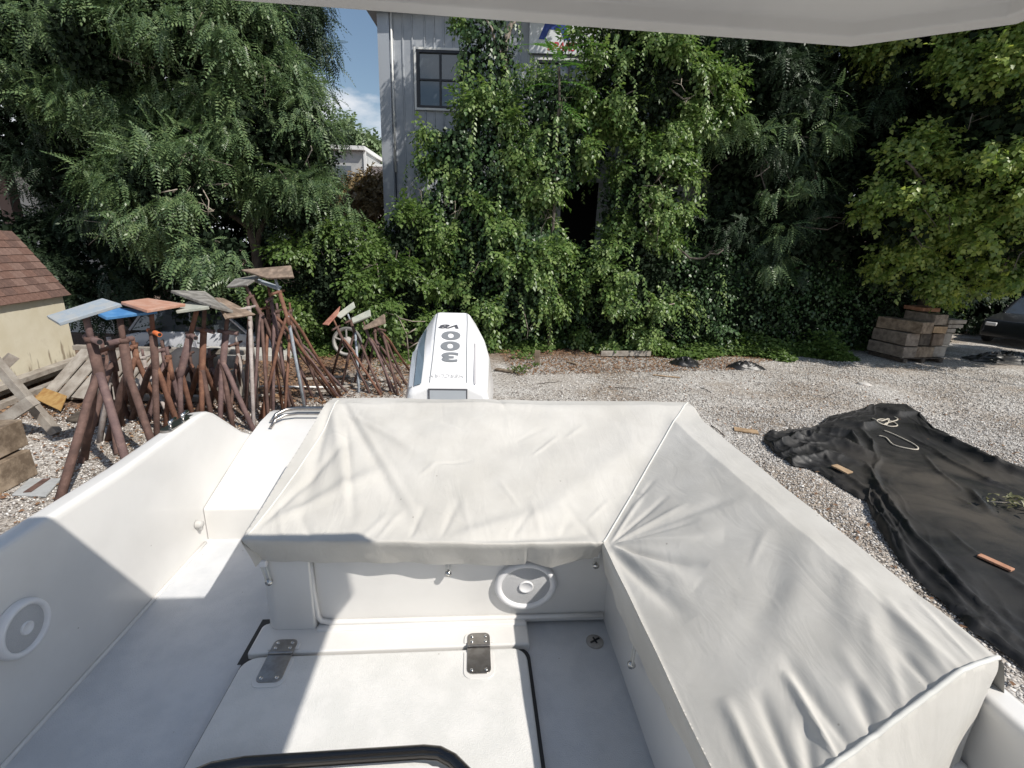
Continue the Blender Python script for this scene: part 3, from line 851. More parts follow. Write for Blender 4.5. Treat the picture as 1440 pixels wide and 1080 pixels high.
# house far behind, left of the building
h_w = mk('pale house siding', (0.36, 0.37, 0.36), (0.42, 0.42, 0.41), ns=3, rough=0.7)
h_p = mk('pink grey siding', (0.42, 0.36, 0.35), rough=0.7)
ho = Vector((-12.5, 36, 0))
hs = thing('pale_house', ho, 'small pale house with flat white-edged roof seen between tree and metal building', 'house')
b = MB(); b.box((0.75, 1.5, 4.4), (2.1, 4, 8.8)); b.build('wall', h_w, hs)
b = MB(); b.box((0.75, 1.4, 8.95), (2.4, 4.6, 0.25)); b.build('roof', trim_w, hs)
b = MB(); b.box((1.85, -0.55, 7.8), (0.16, 0.12, 2.2)); b.build('corner_board', trim_w, hs)
b = MB(); b.box((2.65, 1.5, 4), (1.6, 2, 8.0)); b.build('side_wing', h_p, hs)
b = MB(); b.box((2.65, 1.4, 8.07), (1.75, 2.3, 0.14)); b.build('wing_roof', trim_w, hs)
b = MB(); b.hexa([Vector(q) for q in ((1.9, -0.8, 7.4), (3.5, -0.8, 6.2), (3.5, 0.4, 6.2), (1.9, 0.4, 7.4), (1.9, -0.8, 7.55), (3.5, -0.8, 6.35), (3.5, 0.4, 6.35), (1.9, 0.4, 7.55))])
b.build('porch_roof', trim_w, hs)
b = MB(); b.box((0.2, -0.52, 7.4), (1.3, 0.06, 0.9)); b.build('window', glass, hs)

# white house with a brown post at the far left edge
vo_ = Vector((-17.0, 15.5, 0))
vh = thing('white_house', vo_, 'white house wall with a brown post at the left edge behind dark leaves', 'house')
b = MB(); b.box((0, 1, 2.4), (6.0, 0.3, 6.0)); b.build('wall', mk('white wall', (0.66, 0.68, 0.66), rough=0.7), vh)
b = MB(); b.box((2.15, -0.9, 2.4), (0.34, 0.30, 4.6)); b.build('post', mk('brown painted post', (0.17, 0.11, 0.09), rough=0.7), vh)
b = MB(); b.box((0.2, 0.3, 4.95), (7.0, 2.2, 0.3)); b.build('roof', mk('house soffit', (0.28, 0.26, 0.23), rough=0.8), vh)
b = MB(); b.box((3.1, -0.5, 3.9), (0.9, 0.08, 1.3)); b.build('shutter', mk('grey shutter', (0.14, 0.14, 0.15), rough=0.7), vh)

# beige house seen through the hedge on the right
bo2 = Vector((23.5, 28, 0))
bh = thing('beige_house', bo2, 'beige house wall glimpsed through leaves left of the timber stack', 'house')
b = MB(); b.box((0, 2, 2.2), (7, 4, 4.4)); b.build('wall', mk('beige stucco', (0.55, 0.42, 0.33), rough=0.8), bh)
b = MB(); b.box((0, 2, 4.55), (7.8, 4.8, 0.3)); b.build('roof', mk('brown roof', (0.14, 0.10, 0.08), rough=0.85), bh)
b = MB(); b.box((1.2, -0.03, 2.3), (1.1, 0.06, 1.1)); b.build('window', glass, bh)

# ------------------------------------------------------------------ yellow shed
yel = mk('pale yellow painted plywood', (0.60, 0.545, 0.41), (0.66, 0.61, 0.48), (0.55, 0.49, 0.37), ns=2.2, rough=0.75, bump=0.15, bs=12, lo=0.35, hi=0.6)
def stain(m):
    n = m.node_tree.nodes; l = m.node_tree.links; p = n['Principled BSDF']
    t = n.new('ShaderNodeTexCoord'); mpp = n.new('ShaderNodeMapping'); mpp.inputs['Scale'].default_value = (5, 5, 0.9)
    z = n.new('ShaderNodeTexNoise'); z.inputs['Scale'].default_value = 1.6; z.inputs['Detail'].default_value = 6
    l.new(t.outputs['Object'], mpp.inputs[0]); l.new(mpp.outputs[0], z.inputs['Vector'])
    sp = n.new('ShaderNodeSeparateXYZ'); l.new(t.outputs['Object'], sp.inputs[0])
    mr = n.new('ShaderNodeMapRange'); mr.inputs[1].default_value = 0.75; mr.inputs[2].default_value = 0.0; mr.inputs[3].default_value = 0; mr.inputs[4].default_value = 0.28
    l.new(sp.outputs['Z'], mr.inputs[0])
    a = n.new('ShaderNodeMath'); a.operation = 'ADD'; l.new(z.outputs['Fac'], a.inputs[0]); l.new(mr.outputs[0], a.inputs[1])
    r_ = n.new('ShaderNodeMapRange'); r_.inputs[1].default_value = 0.70; r_.inputs[2].default_value = 0.80; r_.inputs[4].default_value = 0.8
    l.new(a.outputs[0], r_.inputs[0])
    mx = n.new('ShaderNodeMix'); mx.data_type = 'RGBA'; mx.inputs['B'].default_value = (0.20, 0.15, 0.10, 1)
    l.new(r_.outputs[0], mx.inputs['Factor']); l.new(p.inputs['Base Color'].links[0].from_socket, mx.inputs['A']); l.new(mx.outputs['Result'], p.inputs['Base Color'])
stain(yel)
A_, B_ = Vector((-9.2, 9.65, 0)), Vector((-8.35, 6.0, 0))     # foot of the long wall, back and front
wd = (B_ - A_).normalized(); out = Vector((-wd.y, wd.x, 0))   # points to +x (the yard)
if out.x < 0: out = -out
shed = thing('yellow_shed', A_, 'low pale yellow shed with reddish brown shingle roof at the left edge', 'shed')
ls = Local(A_)
EZ, RZ = 1.56, 2.72
depth = 3.0
b = MB()
b.add([ls(A_), ls(B_), ls(B_) + Vector((0, 0, EZ)), ls(A_) + Vector((0, 0, EZ))], [(0, 1, 2, 3)])
w2 = -out * depth
b.add([ls(A_), ls(A_) + w2, ls(A_) + w2 + Vector((0, 0, EZ)), ls(A_) - out * (depth / 2 + .5) + Vector((0, 0, RZ + .15)), ls(A_) - out * .62 + Vector((0, 0, RZ - .1)), ls(A_) + Vector((0, 0, EZ))], [(5, 4, 3, 2, 1, 0)])
b.add([ls(B_), ls(B_) + w2, ls(B_) + w2 + Vector((0, 0, EZ)), ls(B_) - out * (depth / 2 + .5) + Vector((0, 0, RZ + .15)), ls(B_) - out * .62 + Vector((0, 0, RZ - .1)), ls(B_) + Vector((0, 0, EZ))], [(0, 1, 2, 3, 4, 5)])
b.build('wall', yel, shed)
# steep lower roof slope towards the yard
e0 = ls(A_) - wd * 0.12 + out * 0.06 + Vector((0, 0, EZ - 0.03)); e1 = ls(B_) + wd * 0.2 + out * 0.06 + Vector((0, 0, EZ - 0.03))
r0 = ls(A_) - wd * 0.12 - out * 0.66 + Vector((0, 0, RZ)); r1 = ls(B_) + wd * 0.2 - out * 0.66 + Vector((0, 0, RZ))
rn = (e1 - e0).cross(r0 - e0).normalized()
if rn.dot(out) < 0: rn = -rn
b = MB(); b.hexa([e0 - rn * .04, e1 - rn * .04, r1 - rn * .04, r0 - rn * .04, e0, e1, r1, r0])
t0 = r0 - out * 2.0 + Vector((0, 0, 0.35)); t1 = r1 - out * 2.0 + Vector((0, 0, 0.35))
b.hexa([r0 - Vector((0, 0, .05)), r1 - Vector((0, 0, .05)), t1 - Vector((0, 0, .05)), t0 - Vector((0, 0, .05)), r0, r1, t1, t0])
roof = b.build('roof', mk('roof underlay', (0.14, 0.09, 0.07), rough=0.9), shed)
sh_ms = [mk('shingle %s' % k, c, c2, ns=30, rough=0.92, bump=0.5, bs=160) for k, c, c2 in
         (('red brown', (0.13, 0.072, 0.056), (0.18, 0.105, 0.082)), ('dark brown', (0.10, 0.06, 0.05), (0.15, 0.09, 0.072)), ('faded', (0.16, 0.098, 0.08), (0.21, 0.135, 0.11)))]
su = (e1 - e0).normalized(); sv = (r0 - e0); SL = sv.length; sv = sv.normalized(); LL = (e1 - e0).length
rows = 9
sh_me = []
for k in range(3):
    b = MB(); b.hexa([Vector(q) for q in ((0.004, 0, 0.012), (0.276, 0, 0.012), (0.276, 0.2, 0), (0.004, 0.2, 0), (0.004, 0, 0.022), (0.276, 0, 0.022), (0.276, 0.2, 0.006), (0.004, 0.2, 0.006))])
    o = b.build('shingle', sh_ms[k], roof); sh_me.append(o.data); bpy.data.objects.remove(o)
basis = Matrix((su, sv, rn)).transposed().to_4x4()
for r_ in range(rows):
    x = -0.28 + (0.14 if r_ % 2 else 0)
    while x < LL - 0.05:
        o = bpy.data.objects.new('shingle', random.choice(sh_me)); C.objects.link(o); o.parent = roof
        xx = max(0.0, x); 
        m = basis.copy(); m.translation = e0 + su * xx + sv * (SL * r_ / rows - 0.02) + rn * (0.003 + random.uniform(0, 0.003))
        o.matrix_local = m @ Matrix.Rotation(random.uniform(-0.012, 0.012), 4, 'Z')
        x += 0.28
# ================================================================== TREES AND SHRUBS
def tree(name, base, label, cat='tree', group=None):
    return thing(name, Vector(base), label, cat, group)

WIN = (-2.9, -1.62, 10, 16, 5.6, 7.9)         # keep the window of the metal building free
DOOR = (1.15, 2.25, 11, 16, 3.05, 4.35)
t1 = tree('locust_tree', (-6.8, 12.6, 0), 'large locust tree with feathery leaf sprays in front, left of the metal building')
limbs('trunk', t1, bark, [([(-6.8, 12.6, -0.6), (-6.6, 12.5, 2.5), (-6.9, 12.3, 5), (-7.0, 12.2, 8)], 0.17, 0.06)])
limbs('branch', t1, bark, [([(-6.6, 12.5, 2.6), (-5.8, 12, 4), (-5.2, 11.8, 5.3)], 0.07, 0.025), ([(-6.7, 12.4, 3), (-7.5, 11.6, 3.9), (-8, 11, 4)], 0.07, 0.02), ([(-6.7, 12.4, 1.6), (-6.1, 10.8, 2.3), (-5.7, 9.3, 2.7)], 0.05, 0.015)])
crown('crown', t1, leaf_loc, frond_l, [(-7.0, 12.2, 7.0, 1.9, 1.3, 1.7), (-5.6, 12.0, 5.0, 1.35, 1.1, 1.1), (-7.7, 11.2, 3.7, 1.5, 1.0, 1.0),
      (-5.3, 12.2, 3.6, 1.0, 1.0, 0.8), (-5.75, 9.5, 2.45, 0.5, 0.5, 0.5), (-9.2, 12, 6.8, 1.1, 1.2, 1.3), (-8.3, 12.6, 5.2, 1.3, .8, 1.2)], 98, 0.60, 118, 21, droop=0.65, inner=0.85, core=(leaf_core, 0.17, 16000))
t2 = tree('shade_tree', (-11.5, 14.2, -0.5), 'broad dark leafy tree filling the upper left corner above the shed')
limbs('trunk', t2, bark, [([(-11.5, 14.2, -0.6), (-11.3, 14, 3), (-11.8, 13.8, 8)], 0.22, 0.08), ([(-9.2, 12.9, -0.5), (-9.5, 12.5, 5.4), (-9.0, 12.2, 9.2)], 0.12, 0.05)])
crown('crown', t2, leaf_dark, frond_l, [(-12.5, 13.6, 7.4, 3.2, 1.8, 2.2), (-10.6, 13.4, 4.3, 1.7, 1.2, 1.3), (-9.8, 13.0, 2.4, 1.5, 1.1, 1.3),
      (-12.3, 13, 1.4, 1.6, 1, 0.9), (-15.5, 13.5, 7.4, 2.0, 1.8, 2.0), (-8.4, 12.8, 1.3, 1.3, .8, 1.2), (-13.6, 13.6, 5.0, 1.8, 1.0, 1.0), (-11.6, 13.6, 6.0, 1.6, 1.0, 1.4), (-13.2, 13.2, 2.4, 1.5, .9, 1.0), (-11.9, 13.3, 3.9, 1.1, .6, 1.0), (-12.0, 14.0, 2.6, 1.4, .7, .8)], 100, 0.66, 92, 22, inner=0.85, core=(leaf_core, 0.2, 26000), holes=[(-16.5, -13.2, 10, 16, 3.2, 4.35)])
crown('sunlit_sprays', t2, leaf_loc, frond_l, [(-12.0, 12.8, 7.6, 2.6, 1.2, 1.8), (-10, 12.5, 5.2, 1.2, .8, 1)], 30, 0.5, 60, 23, core=None)  # undarkened leaf copy, so these read as lit against the painted shade
t3 = tree('feathery_tree', (-6.9, 15.2, 0), 'thin feathery tree hanging beside the patch of blue sky')
limbs('trunk', t3, bark, [([(-6.9, 15.2, -0.6), (-6.8, 15, 5), (-6.3, 14.6, 9.5)], 0.14, 0.05), ([(-6.7, 15, 6), (-5.9, 14.3, 7.6), (-5.2, 14, 8.3)], 0.05, 0.015)])
crown('crown', t3, leaf_dark, frond_s, [(-6.6, 14.3, 8.8, 1.7, 1.1, 1.5), (-5.65, 14.0, 7.9, 0.55, 0.8, 1.2), (-5.95, 13.7, 5.9, 0.9, 0.8, 1.3), (-5.0, 13.6, 5.0, .45, .5, .8)], 80, 0.42, 70, 24, droop=0.9, core=(leaf_core, 0.13, 2500))

sh = tree('vine_shrub', (-3.9, 12.4, 0), 'bright green arching shrub behind the leaning stands and outboard motor', 'shrub')
limbs('stem', sh, bark, [([(-3.9, 12.4, -0.1), (-4.2, 12.2, 1.5), (-4.8, 11.8, 2.7)], 0.05, 0.015), ([(-3.8, 12.4, -0.1), (-3.3, 12.2, 1.6), (-2.9, 11.9, 2.6)], 0.05, 0.015)])
se = [(-2.9, 12.9, 2.7, .85, .7, .95), (-4.75, 12.2, 1.75, 1.3, 0.9, 1.25), (-3.3, 12.3, 1.5, 1.3, 0.9, 1.35), (-5.8, 12.4, 1.0, 1.0, .7, 1.0)]
crown('crown', sh, leaf_fox, sprig_v, se, 62, 0.36, 75, 25, core=(leaf_core, 0.14, 9000), inner=0.8)
r5 = np.random.default_rng(5)
P, O = surf_points(se, 80, r5)
k = P[:, 2] > 1.4
strands('hanging_shoots', sh, leaf_fox, list(zip(P[k], O[k])), 26, 0.4, 0.9, 0.07)

v1 = tree('vine_covered_tree', (-0.2, 13.9, 0), 'tree smothered in hanging vines in front of the metal building')
limbs('trunk', v1, bark_l, [([(-0.3, 14.1, -0.1), (-0.2, 14, 4), (-0.5, 14, 7.6), (-0.2, 14, 8.6)], 0.13, 0.06), ([(-0.4, 14, 7.2), (-1.0, 13.6, 8.2)], 0.05, 0.02)])
ve = [(-2.05, 13.4, 3.3, .65, .7, 1.2), (-0.75, 13.6, 4.6, 1.6, 1.0, 1.7), (0.75, 13.5, 5.2, 1.05, 0.9, 1.2), (-0.5, 13.4, 2.2, 1.75, 1.0, 2.0), (0.4, 13.5, 2.2, 0.85, 0.9, 1.8), (-0.95, 13.9, 7.3, 0.9, 0.6, 1.3), (0.75, 13.6, 6.3, 0.95, 0.7, 0.65), (-1.7, 13.6, 5.2, .8, .7, .9), (0.6, 14.2, 10.6, 1.6, 0.8, 1.0)]
hol = [WIN, DOOR]
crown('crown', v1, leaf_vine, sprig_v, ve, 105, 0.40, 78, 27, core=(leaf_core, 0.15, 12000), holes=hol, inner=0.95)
P, O = surf_points(ve, 200, r5, 0.98, 1.12)
P, O = clear(P, O, hol + [(1.0, 2.3, 11, 16, 3.05, 6.0)])
strands('hanging_vines', v1, leaf_vine, list(zip(P, O)), 28, 0.5, 1.5, 0.085)
r6 = np.random.default_rng(6)
P, O = surf_points(ve, 14000, r6, 0.74, 0.95); P, O = clear(P, O, hol)
n = len(P)
V, F = scatter(leaf(0.10, 0.85, 0.15), P, np.array([[0, -0.2, -1.0]]) + r6.normal(0, 0.45, (n, 3)), O + r6.normal(0, 0.35, (n, 3)) + [0, -0.3, 0.3], r6.uniform(0.6, 1.3, n), r6)
np_mesh('vine_leaves', V - np.array(v1.location), F, leaf_ivy, v1)  # deeper layer takes the darkened green as shade behind the clumps

ai = tree('tree_of_heaven', (1.0, 13.2, 0), 'slender tree of heaven with long arching fronds below the building sign')
limbs('trunk', ai, bark, [([(1.0, 13.2, -0.1), (0.9, 13.0, 4), (0.85, 12.8, 6.9)], 0.05, 0.03)])
fa = []
for az, el, z in ((-0.1, 0.35, 6.9), (2.9, 0.3, 6.8), (-0.5, 0.0, 6.6), (-1.2, 0.1, 6.9), (0.5, 0.5, 7.0), (-2.4, 0.1, 6.5), (-0.9, -0.3, 6.2), (1.4, 0.8, 7.0), (2.2, .9, 7.1), (-1.9, 0.5, 7.0), (0.1, 0.2, 7.3), (-0.35, 0.45, 7.2), (-2.8, 0.4, 7.2), (2.6, 0.0, 6.5), (-1.5, 0.7, 7.4), (0.3, -0.1, 6.1)):
    fa.append(((0.85, 12.8, z), (math.cos(az) * math.cos(el), math.sin(az) * math.cos(el), math.sin(el))))
P = np.array([f[0] for f in fa]); D = np.array([f[1] for f in fa])
V, F = scatter(frond_a, P, D, np.tile(ZU + [0, -.25, 0], (len(fa), 1)), np.random.default_rng(3).uniform(0.9, 1.25, len(fa)), rng, 0.004)
np_mesh('fronds', V - np.array(ai.location), F, leaf_ail, ai)

v2 = tree('vine_draped_tree', (3.5, 14.2, 0), 'second vine-draped tree, a tall column right of the dark doorway')
limbs('trunk', v2, bark, [([(3.5, 14.2, -0.1), (3.5, 14, 4), (3.3, 13.8, 8)], 0.12, 0.05), ([(4.2, 13.6, 3.0), (4.9, 13.2, 2.6), (5.4, 12.9, 2.9)], 0.04, 0.015)])
ve2 = [(2.35, 13.7, 7.2, 1.1, 0.7, 1.3), (3.35, 13.6, 6.9, 1.15, 0.9, 1.5), (3.55, 13.7, 4.4, 0.95, 0.8, 1.5), (3.2, 13.6, 1.7, 1.5, 0.9, 1.8), (4.6, 13.9, 6.6, .8, .7, 1.3)]
crown('crown', v2, leaf_vine, sprig_v, ve2, 92, 0.40, 76, 29, core=(leaf_core, 0.15, 10000), holes=[DOOR, (1.9, 2.45, 12, 16, 3, 5.2)], inner=0.85)
P, O = surf_points(ve2, 150, r5, 0.98, 1.12); P, O = clear(P, O, [(1.0, 2.5, 11, 16, 3.0, 6.2)])
strands('hanging_vines', v2, leaf_vine, list(zip(P, O)), 30, 0.4, 1.3, 0.08)

# the low mass of ivy between and below the trees
iv = tree('ivy_hedge', (2.5, 14.2, 0), 'wide dark ivy hedge along the back edge of the gravel yard', 'hedge')
ie = [(1.9, 14.9, 5.6, 0.75, .5, 0.95), (2.75, 14.2, 4.0, .45, .5, 1.0), (-1.8, 13.9, 1.0, 1.4, .7, 1.3), (0.6, 13.9, 1.2, 1.5, .7, 1.5), (2.4, 14.1, 1.3, 1.6, .7, 1.5), (4.8, 14.0, 1.4, 1.6, .7, 1.6), (6.6, 14.1, 1.3, 1.6, .7, 1.5), (8.3, 14.6, 1.2, 1.6, .8, 1.4),
      (5.9, 15, 3.0, 1.6, .7, 1.4), (10.0, 15.2, 1.2, 1.5, .8, 1.4), (11.8, 16.0, 1.2, 1.6, .8, 1.5), (13.6, 16.2, 1.0, 1.4, .7, 1.3)]
P, O = surf_points(ie, 24000, r6, 0.82, 1.08); P, O = clear(P, O, [DOOR]); n = len(P)
V, F = scatter(leaf(0.10, 0.85, 0.15), P, np.array([[0, -0.2, -0.8]]) + r6.normal(0, 0.6, (n, 3)), O + r6.normal(0, 0.45, (n, 3)) + [0, -0.2, 0.4], r6.uniform(0.5, 1.2, n), r6)
tag(np_mesh('ivy_leaves', V - np.array(iv.location), F, leaf_ivy, iv), kind='stuff')
crown('twigs', iv, leaf_ivy, sprig_v, ie, 60, 0.35, 26, 31, core=(leaf_core, 0.16, 14000), inner=0.85)
P, O = surf_points(ie, 110, r5, 1.0, 1.1); k = P[:, 2] > 1
strands('hanging_shoots', iv, leaf_vine, list(zip(P[k], O[k])), 32, 0.3, 0.9, 0.075)

e1_ = tree('dark_locust_tree', (6.8, 15.2, 0), 'tall deeply shaded tree with drooping sprays right of the vine column')
limbs('trunk', e1_, bark, [([(6.9, 15.2, -0.1), (7.0, 15, 4), (6.7, 14.8, 9)], 0.2, 0.08), ([(8.3, 14.9, -0.1), (8.5, 14.7, 3.5), (8.2, 14.5, 7)], 0.14, 0.05), ([(7, 15, 2.5), (6.3, 14.3, 3.2), (5.9, 13.9, 3.2)], 0.05, 0.02)])
crown('crown', e1_, leaf_dark, frond_l, [(6.4, 14.6, 6.4, 2.0, 1.2, 2.3), (6.9, 14.5, 3.5, 2.0, 1.0, 1.3), (9.2, 15.2, 6, 2.2, 1.4, 2.6), (8.6, 14.8, 3.3, 1.6, 1.0, 1.3), (6.5, 14.8, 9.6, 2.5, 1.4, 1.4), (9.5, 15.2, 9.2, 2.6, 1.4, 1.8), (4.9, 14.9, 8.8, 1.6, 1.0, 1.5)], 120, 0.58, 66, 33, droop=0.6, inner=0.85, core=(leaf_core, 0.22, 26000))
crown('drooping_sprays', e1_, leaf_loc, frond_l, [(7.0, 13.5, 2.9, 0.8, 0.4, 0.7), (5.5, 13.6, 5.0, .8, .4, 1.4), (7.4, 13.6, 5.2, 1.4, .4, 1.6)], 20, 0.38, 34, 34, droop=0.9)  # lighter leaf copy makes these sprays look partly lit

rt = tree('yellow_green_tree', (11.2, 12.8, 0), 'sunlit yellow green broad-leaved tree overhanging the timber stack on the right')
limbs('trunk', rt, bark, [([(13.0, 15.4, -0.1), (12.4, 14.4, 2.6), (11.3, 13.4, 4.5), (10.8, 12.8, 9)], 0.2, 0.08), ([(11.2, 13.2, 3.6), (9.9, 12.4, 4.5), (8.9, 12, 5.0)], 0.07, 0.02), ([(11.2, 13.2, 3.6), (12.6, 12.3, 4.6), (13.4, 12, 5.0)], 0.07, 0.02)])
re_ = [(11.2, 12.4, 6.4, 1.7, 1.4, 2.6), (12.9, 12.2, 5.2, 2.2, 1.6, 2.5), (9.9, 12.8, 3.9, 1.0, 0.8, .9), (11.3, 14.0, 9.4, 3.0, 1.6, 2.2), (9.0, 14.4, 10.5, 2.6, 1.6, 2.0), (12.2, 12.3, 3.5, 1.3, .9, .8), (15.2, 13.4, 4.2, 1.6, 1.1, 1.6), (17.8, 13.4, 3.6, 2.0, 1.2, 1.6), (11.9, 13.2, 7.0, 1.6, 1.0, 1.4), (13.8, 12.6, 2.9, 1.8, .9, 1.0), (11.4, 13.7, 2.85, 1.3, .8, .95), (12.2, 13.4, 2.75, 1.2, .8, .85), (9.6, 12.7, 4.9, .8, .6, .8), (12.3, 12.2, 7.6, 2.2, 1.6, 1.8)]  # far right lobes stand out of view, added to shade the ground behind
crown('crown', rt, leaf_sun, sprig(5, 0.2, 0.10, 0.88), re_, 330, 0.56, 100, 35, core=(leaf_core, 0.22, 30000), inner=0.88, dn=1.1, droop=0.1)
P, O = surf_points(re_, 120, r5, 0.95, 1.05); k = P[:, 2] < 8
strands('hanging_shoots', rt, leaf_sun, list(zip(P[k], O[k])), 36, 0.3, 0.8, 0.10)

ft = tree('distant_tree', (-19.5, 58, 0), 'pale distant tree rising behind the small pale house')
limbs('trunk', ft, bark, [([(-19.5, 58, 0), (-19.5, 58, 8), (-19, 58, 13)], 0.4, 0.15)])
crown('crown', ft, leaf_far, sprig(7, 0.9, 0.42), [(-19.6, 58, 12.2, 3.6, 2.5, 3.6), (-17.2, 58, 10.6, 2.4, 2.2, 2.6)], 80, 1.1, 34, 37, core=(leaf_far, 0.5, 4000))
br = tree('bronze_shrub', (-8.3, 24, 0), 'bronze leaved bush below the small pale house', 'bush')
limbs('stem', br, bark, [([(-8.0, 24, 0), (-8.0, 24, 3), (-7.9, 24, 5)], 0.1, 0.04)])
crown('crown', br, leaf_brn, sprig(7, 0.4, 0.16), [(-7.3, 24, 4.7, 1.5, 1.0, 1.2)], 36, 0.4, 40, 38, core=(leaf_brn, 0.25, 1500))
bk = tree('back_hedge', (-12, 17, 0), 'unlit leafy bank far behind the shed and the parked car', 'hedge')
crown('crown', bk, leaf_dark, sprig(6, 0.4, 0.13), [(-13, 17.5, 1.6, 4.5, 1.2, 2.0), (-7.5, 17, 1.6, 3.2, 1.2, 2.2), (-18.5, 18, 2, 3, 1.2, 2.0), (-9.5, 17.6, 4.0, 3.0, 1.0, 2.2)], 90, 0.6, 40, 39, core=(leaf_core, 0.3, 8000))
bk2 = tree('right_back_hedge', (15, 19, 0), 'leafy bank behind the dark car on the right', 'hedge')
crown('crown', bk2, leaf_dark, sprig(6, 0.4, 0.13), [(10.6, 16.0, 2.4, 2.0, .9, 2.6), (13.4, 16.8, 2.2, 2.2, 1.0, 2.6), (18.5, 20, 2.4, 5.2, 1.2, 3.2), (12.5, 15.4, 6.5, 3.6, .9, 3.2)], 100, 0.6, 40, 40, core=(leaf_core, 0.3, 16000))

def bare_twigs(parent, ells, n, mat, seed, r0=0.014):
    r = np.random.default_rng(seed); b = MB(); lc = Local(parent.location)
    for _ in range(n):
        e = ells[r.integers(len(ells))]; d = rdir(1, r)[0]; d[1] = -abs(d[1])
        p0 = np.array(e[:3]) + d * np.array(e[3:6]) * 0.45; p1 = np.array(e[:3]) + d * np.array(e[3:6]) * r.uniform(1.0, 1.2)
        m_ = (p0 + p1) / 2 + r.normal(0, .12, 3); end = p1 + np.array([r.normal() * .25, -.1, -r.uniform(0, .4)])
        k = r.uniform(.6, 1.5)
        b.tube([lc(Vector(q)) for q in (p0, m_, p1, end)], [r0 * 1.5 * k, r0 * k, r0 * .7 * k, r0 * .3 * k], 5)
        for j in range(2):
            q = p1 + (end - p1) * r.random(); b.tube([lc(Vector(q)), lc(Vector(q + r.normal(0, .16, 3)))], [r0 * .4 * k, r0 * .2 * k], 4)
    tag(b.build('twigs', mat, parent), kind='stuff')
bare_twigs(t1, [(-7.0, 12.2, 7.0, 1.9, 1.3, 1.7), (-5.6, 12.0, 5.0, 1.35, 1.1, 1.1), (-7.7, 11.2, 3.7, 1.5, 1.0, 1.0)], 26, bark_l, 61)
bare_twigs(v1, ve[:5], 22, bark_l, 62); bare_twigs(v2, ve2[:4], 18, bark_l, 63); bare_twigs(rt, re_[:4], 24, bark, 64, .02)
bare_twigs(e1_, [(6.4, 14.2, 6.0, 2.0, 1.0, 2.0), (6.9, 14.1, 3.5, 2.0, .9, 1.3)], 9, bark, 65)
bare_twigs(sh, se, 12, bark_l, 66, .01)

# ivy creeping over the ground at the hedge foot
def ground_ivy():
    r = np.random.default_rng(50)
    P = []
    for x0, x1, y0, y1, n, h in ((-1.0, 9.8, 12.55, 14.0, 26000, .38), (-1.2, .6, 11.9, 13.2, 600, .1), (9.0, 13.5, 14.3, 16, 5000, .3), (3.8, 9.6, 12.8, 14.0, 9000, .75), (0.2, 3.6, 12.9, 13.9, 4000, .45), (-6, -1, 11.2, 12.2, 3500, .28), (-3.2, -1.5, 10.3, 11.5, 500, .15)):
        x = r.uniform(x0, x1, n); y = r.uniform(y0, y1, n)
        f = np.array([noise.noise(Vector((a * 0.9, b_ * 0.9, 3))) for a, b_ in zip(x, y)])
        edge = (y - y0) / (y1 - y0) + f * 0.9
        k = edge > 0.28
        x, y, e = x[k], y[k], edge[k]
        z = r.uniform(0.02, 1, len(x)) * h * np.clip(e, 0.2, 1.0)
        P.append(np.stack([x, y, z], 1))
    P = np.concatenate(P); n = len(P)
    return scatter(leaf(0.095, 0.85, 0.15), P, rdir(n, r) * [1, 1, .35] + [0, -.2, -.1], np.tile([[0, -0.25, 1.0]], (n, 1)) + r.normal(0, .35, (n, 3)), r.uniform(0.6, 1.3, n), r)
V, F = ground_ivy()
tag(np_mesh('ground_ivy', V, F, leaf_fox), 'bright ivy creeping over the ground at the foot of the hedge', 'ivy', kind='stuff')

def weed(px, py, label, n=60, s=0.13, h=0.16):
    p = G(px, py); w_ = thing('weed', p, label, 'weed')
    r = np.random.default_rng(int(px))
    P = r.normal(0, 1, (n, 3)) * [s * 0.6, s * 0.5, 0] + [0, 0, 0.01]; P[:, 2] = r.uniform(0.01, h, n)
    V, F = scatter(leaf(0.075, 0.6, 0.2), P, np.concatenate([P[:, :2] * 4, r.uniform(0.1, .9, (n, 1))], 1) + r.normal(0, .2, (n, 3)), np.tile(ZU, (n, 1)) + r.normal(0, .3, (n, 3)), r.uniform(.6, 1.3, n), r)
    np_mesh('leaves', V, F, leaf_fox, w_)
    b = MB()
    for k in range(7): b.tube([(0, 0, 0), (r.normal() * .03, r.normal() * .03, h * .6), (r.normal() * .08, r.normal() * .08, h)], 0.003, 4)
    b.build('stem', leaf_fox, w_)
weed(730, 525, 'small bright green weed on the gravel right of the outboard motor', 90, 0.16, 0.16)
weed(752, 516, 'tiny weed beside the upright dark wood stub', 24, 0.09, 0.1)
weed(355, 486, 'small green weed on the slab behind the tall stands', 40, 0.13, 0.12)

# ================================================================== THE BOAT
YAW = rad(5)
boat = thing('motor_boat', (-0.13, 0, 0), 'white motor boat seen from its cockpit, propped up in the gravel yard', 'boat', rz=YAW)
def side_profile(sg, y, zt, flare=0.0):
    xi = 1.225; xo = 1.315
    return [(sg * xi, y, 1.2), (sg * xi, y, zt - 0.03), (sg * (xi + 0.001), y, zt - 0.014), (sg * (xi + 0.006), y, zt - 0.004), (sg * (xi + 0.014), y, zt), (sg * (xi + 0.022), y, zt),
            (sg * (xo - 0.028), y, zt - 0.003), (sg * (xo - 0.018), y, zt - 0.005), (sg * (xo - 0.006), y, zt - 0.012), (sg * xo, y, zt - 0.026), (sg * xo, y, zt - 0.04), (sg * (xo - 0.002), y, zt - 0.10), (sg * 1.30, y, 1.45), (sg * 1.22, y, 0.95), (sg * 1.10, y, 0.72), (0, y, 0.42)]
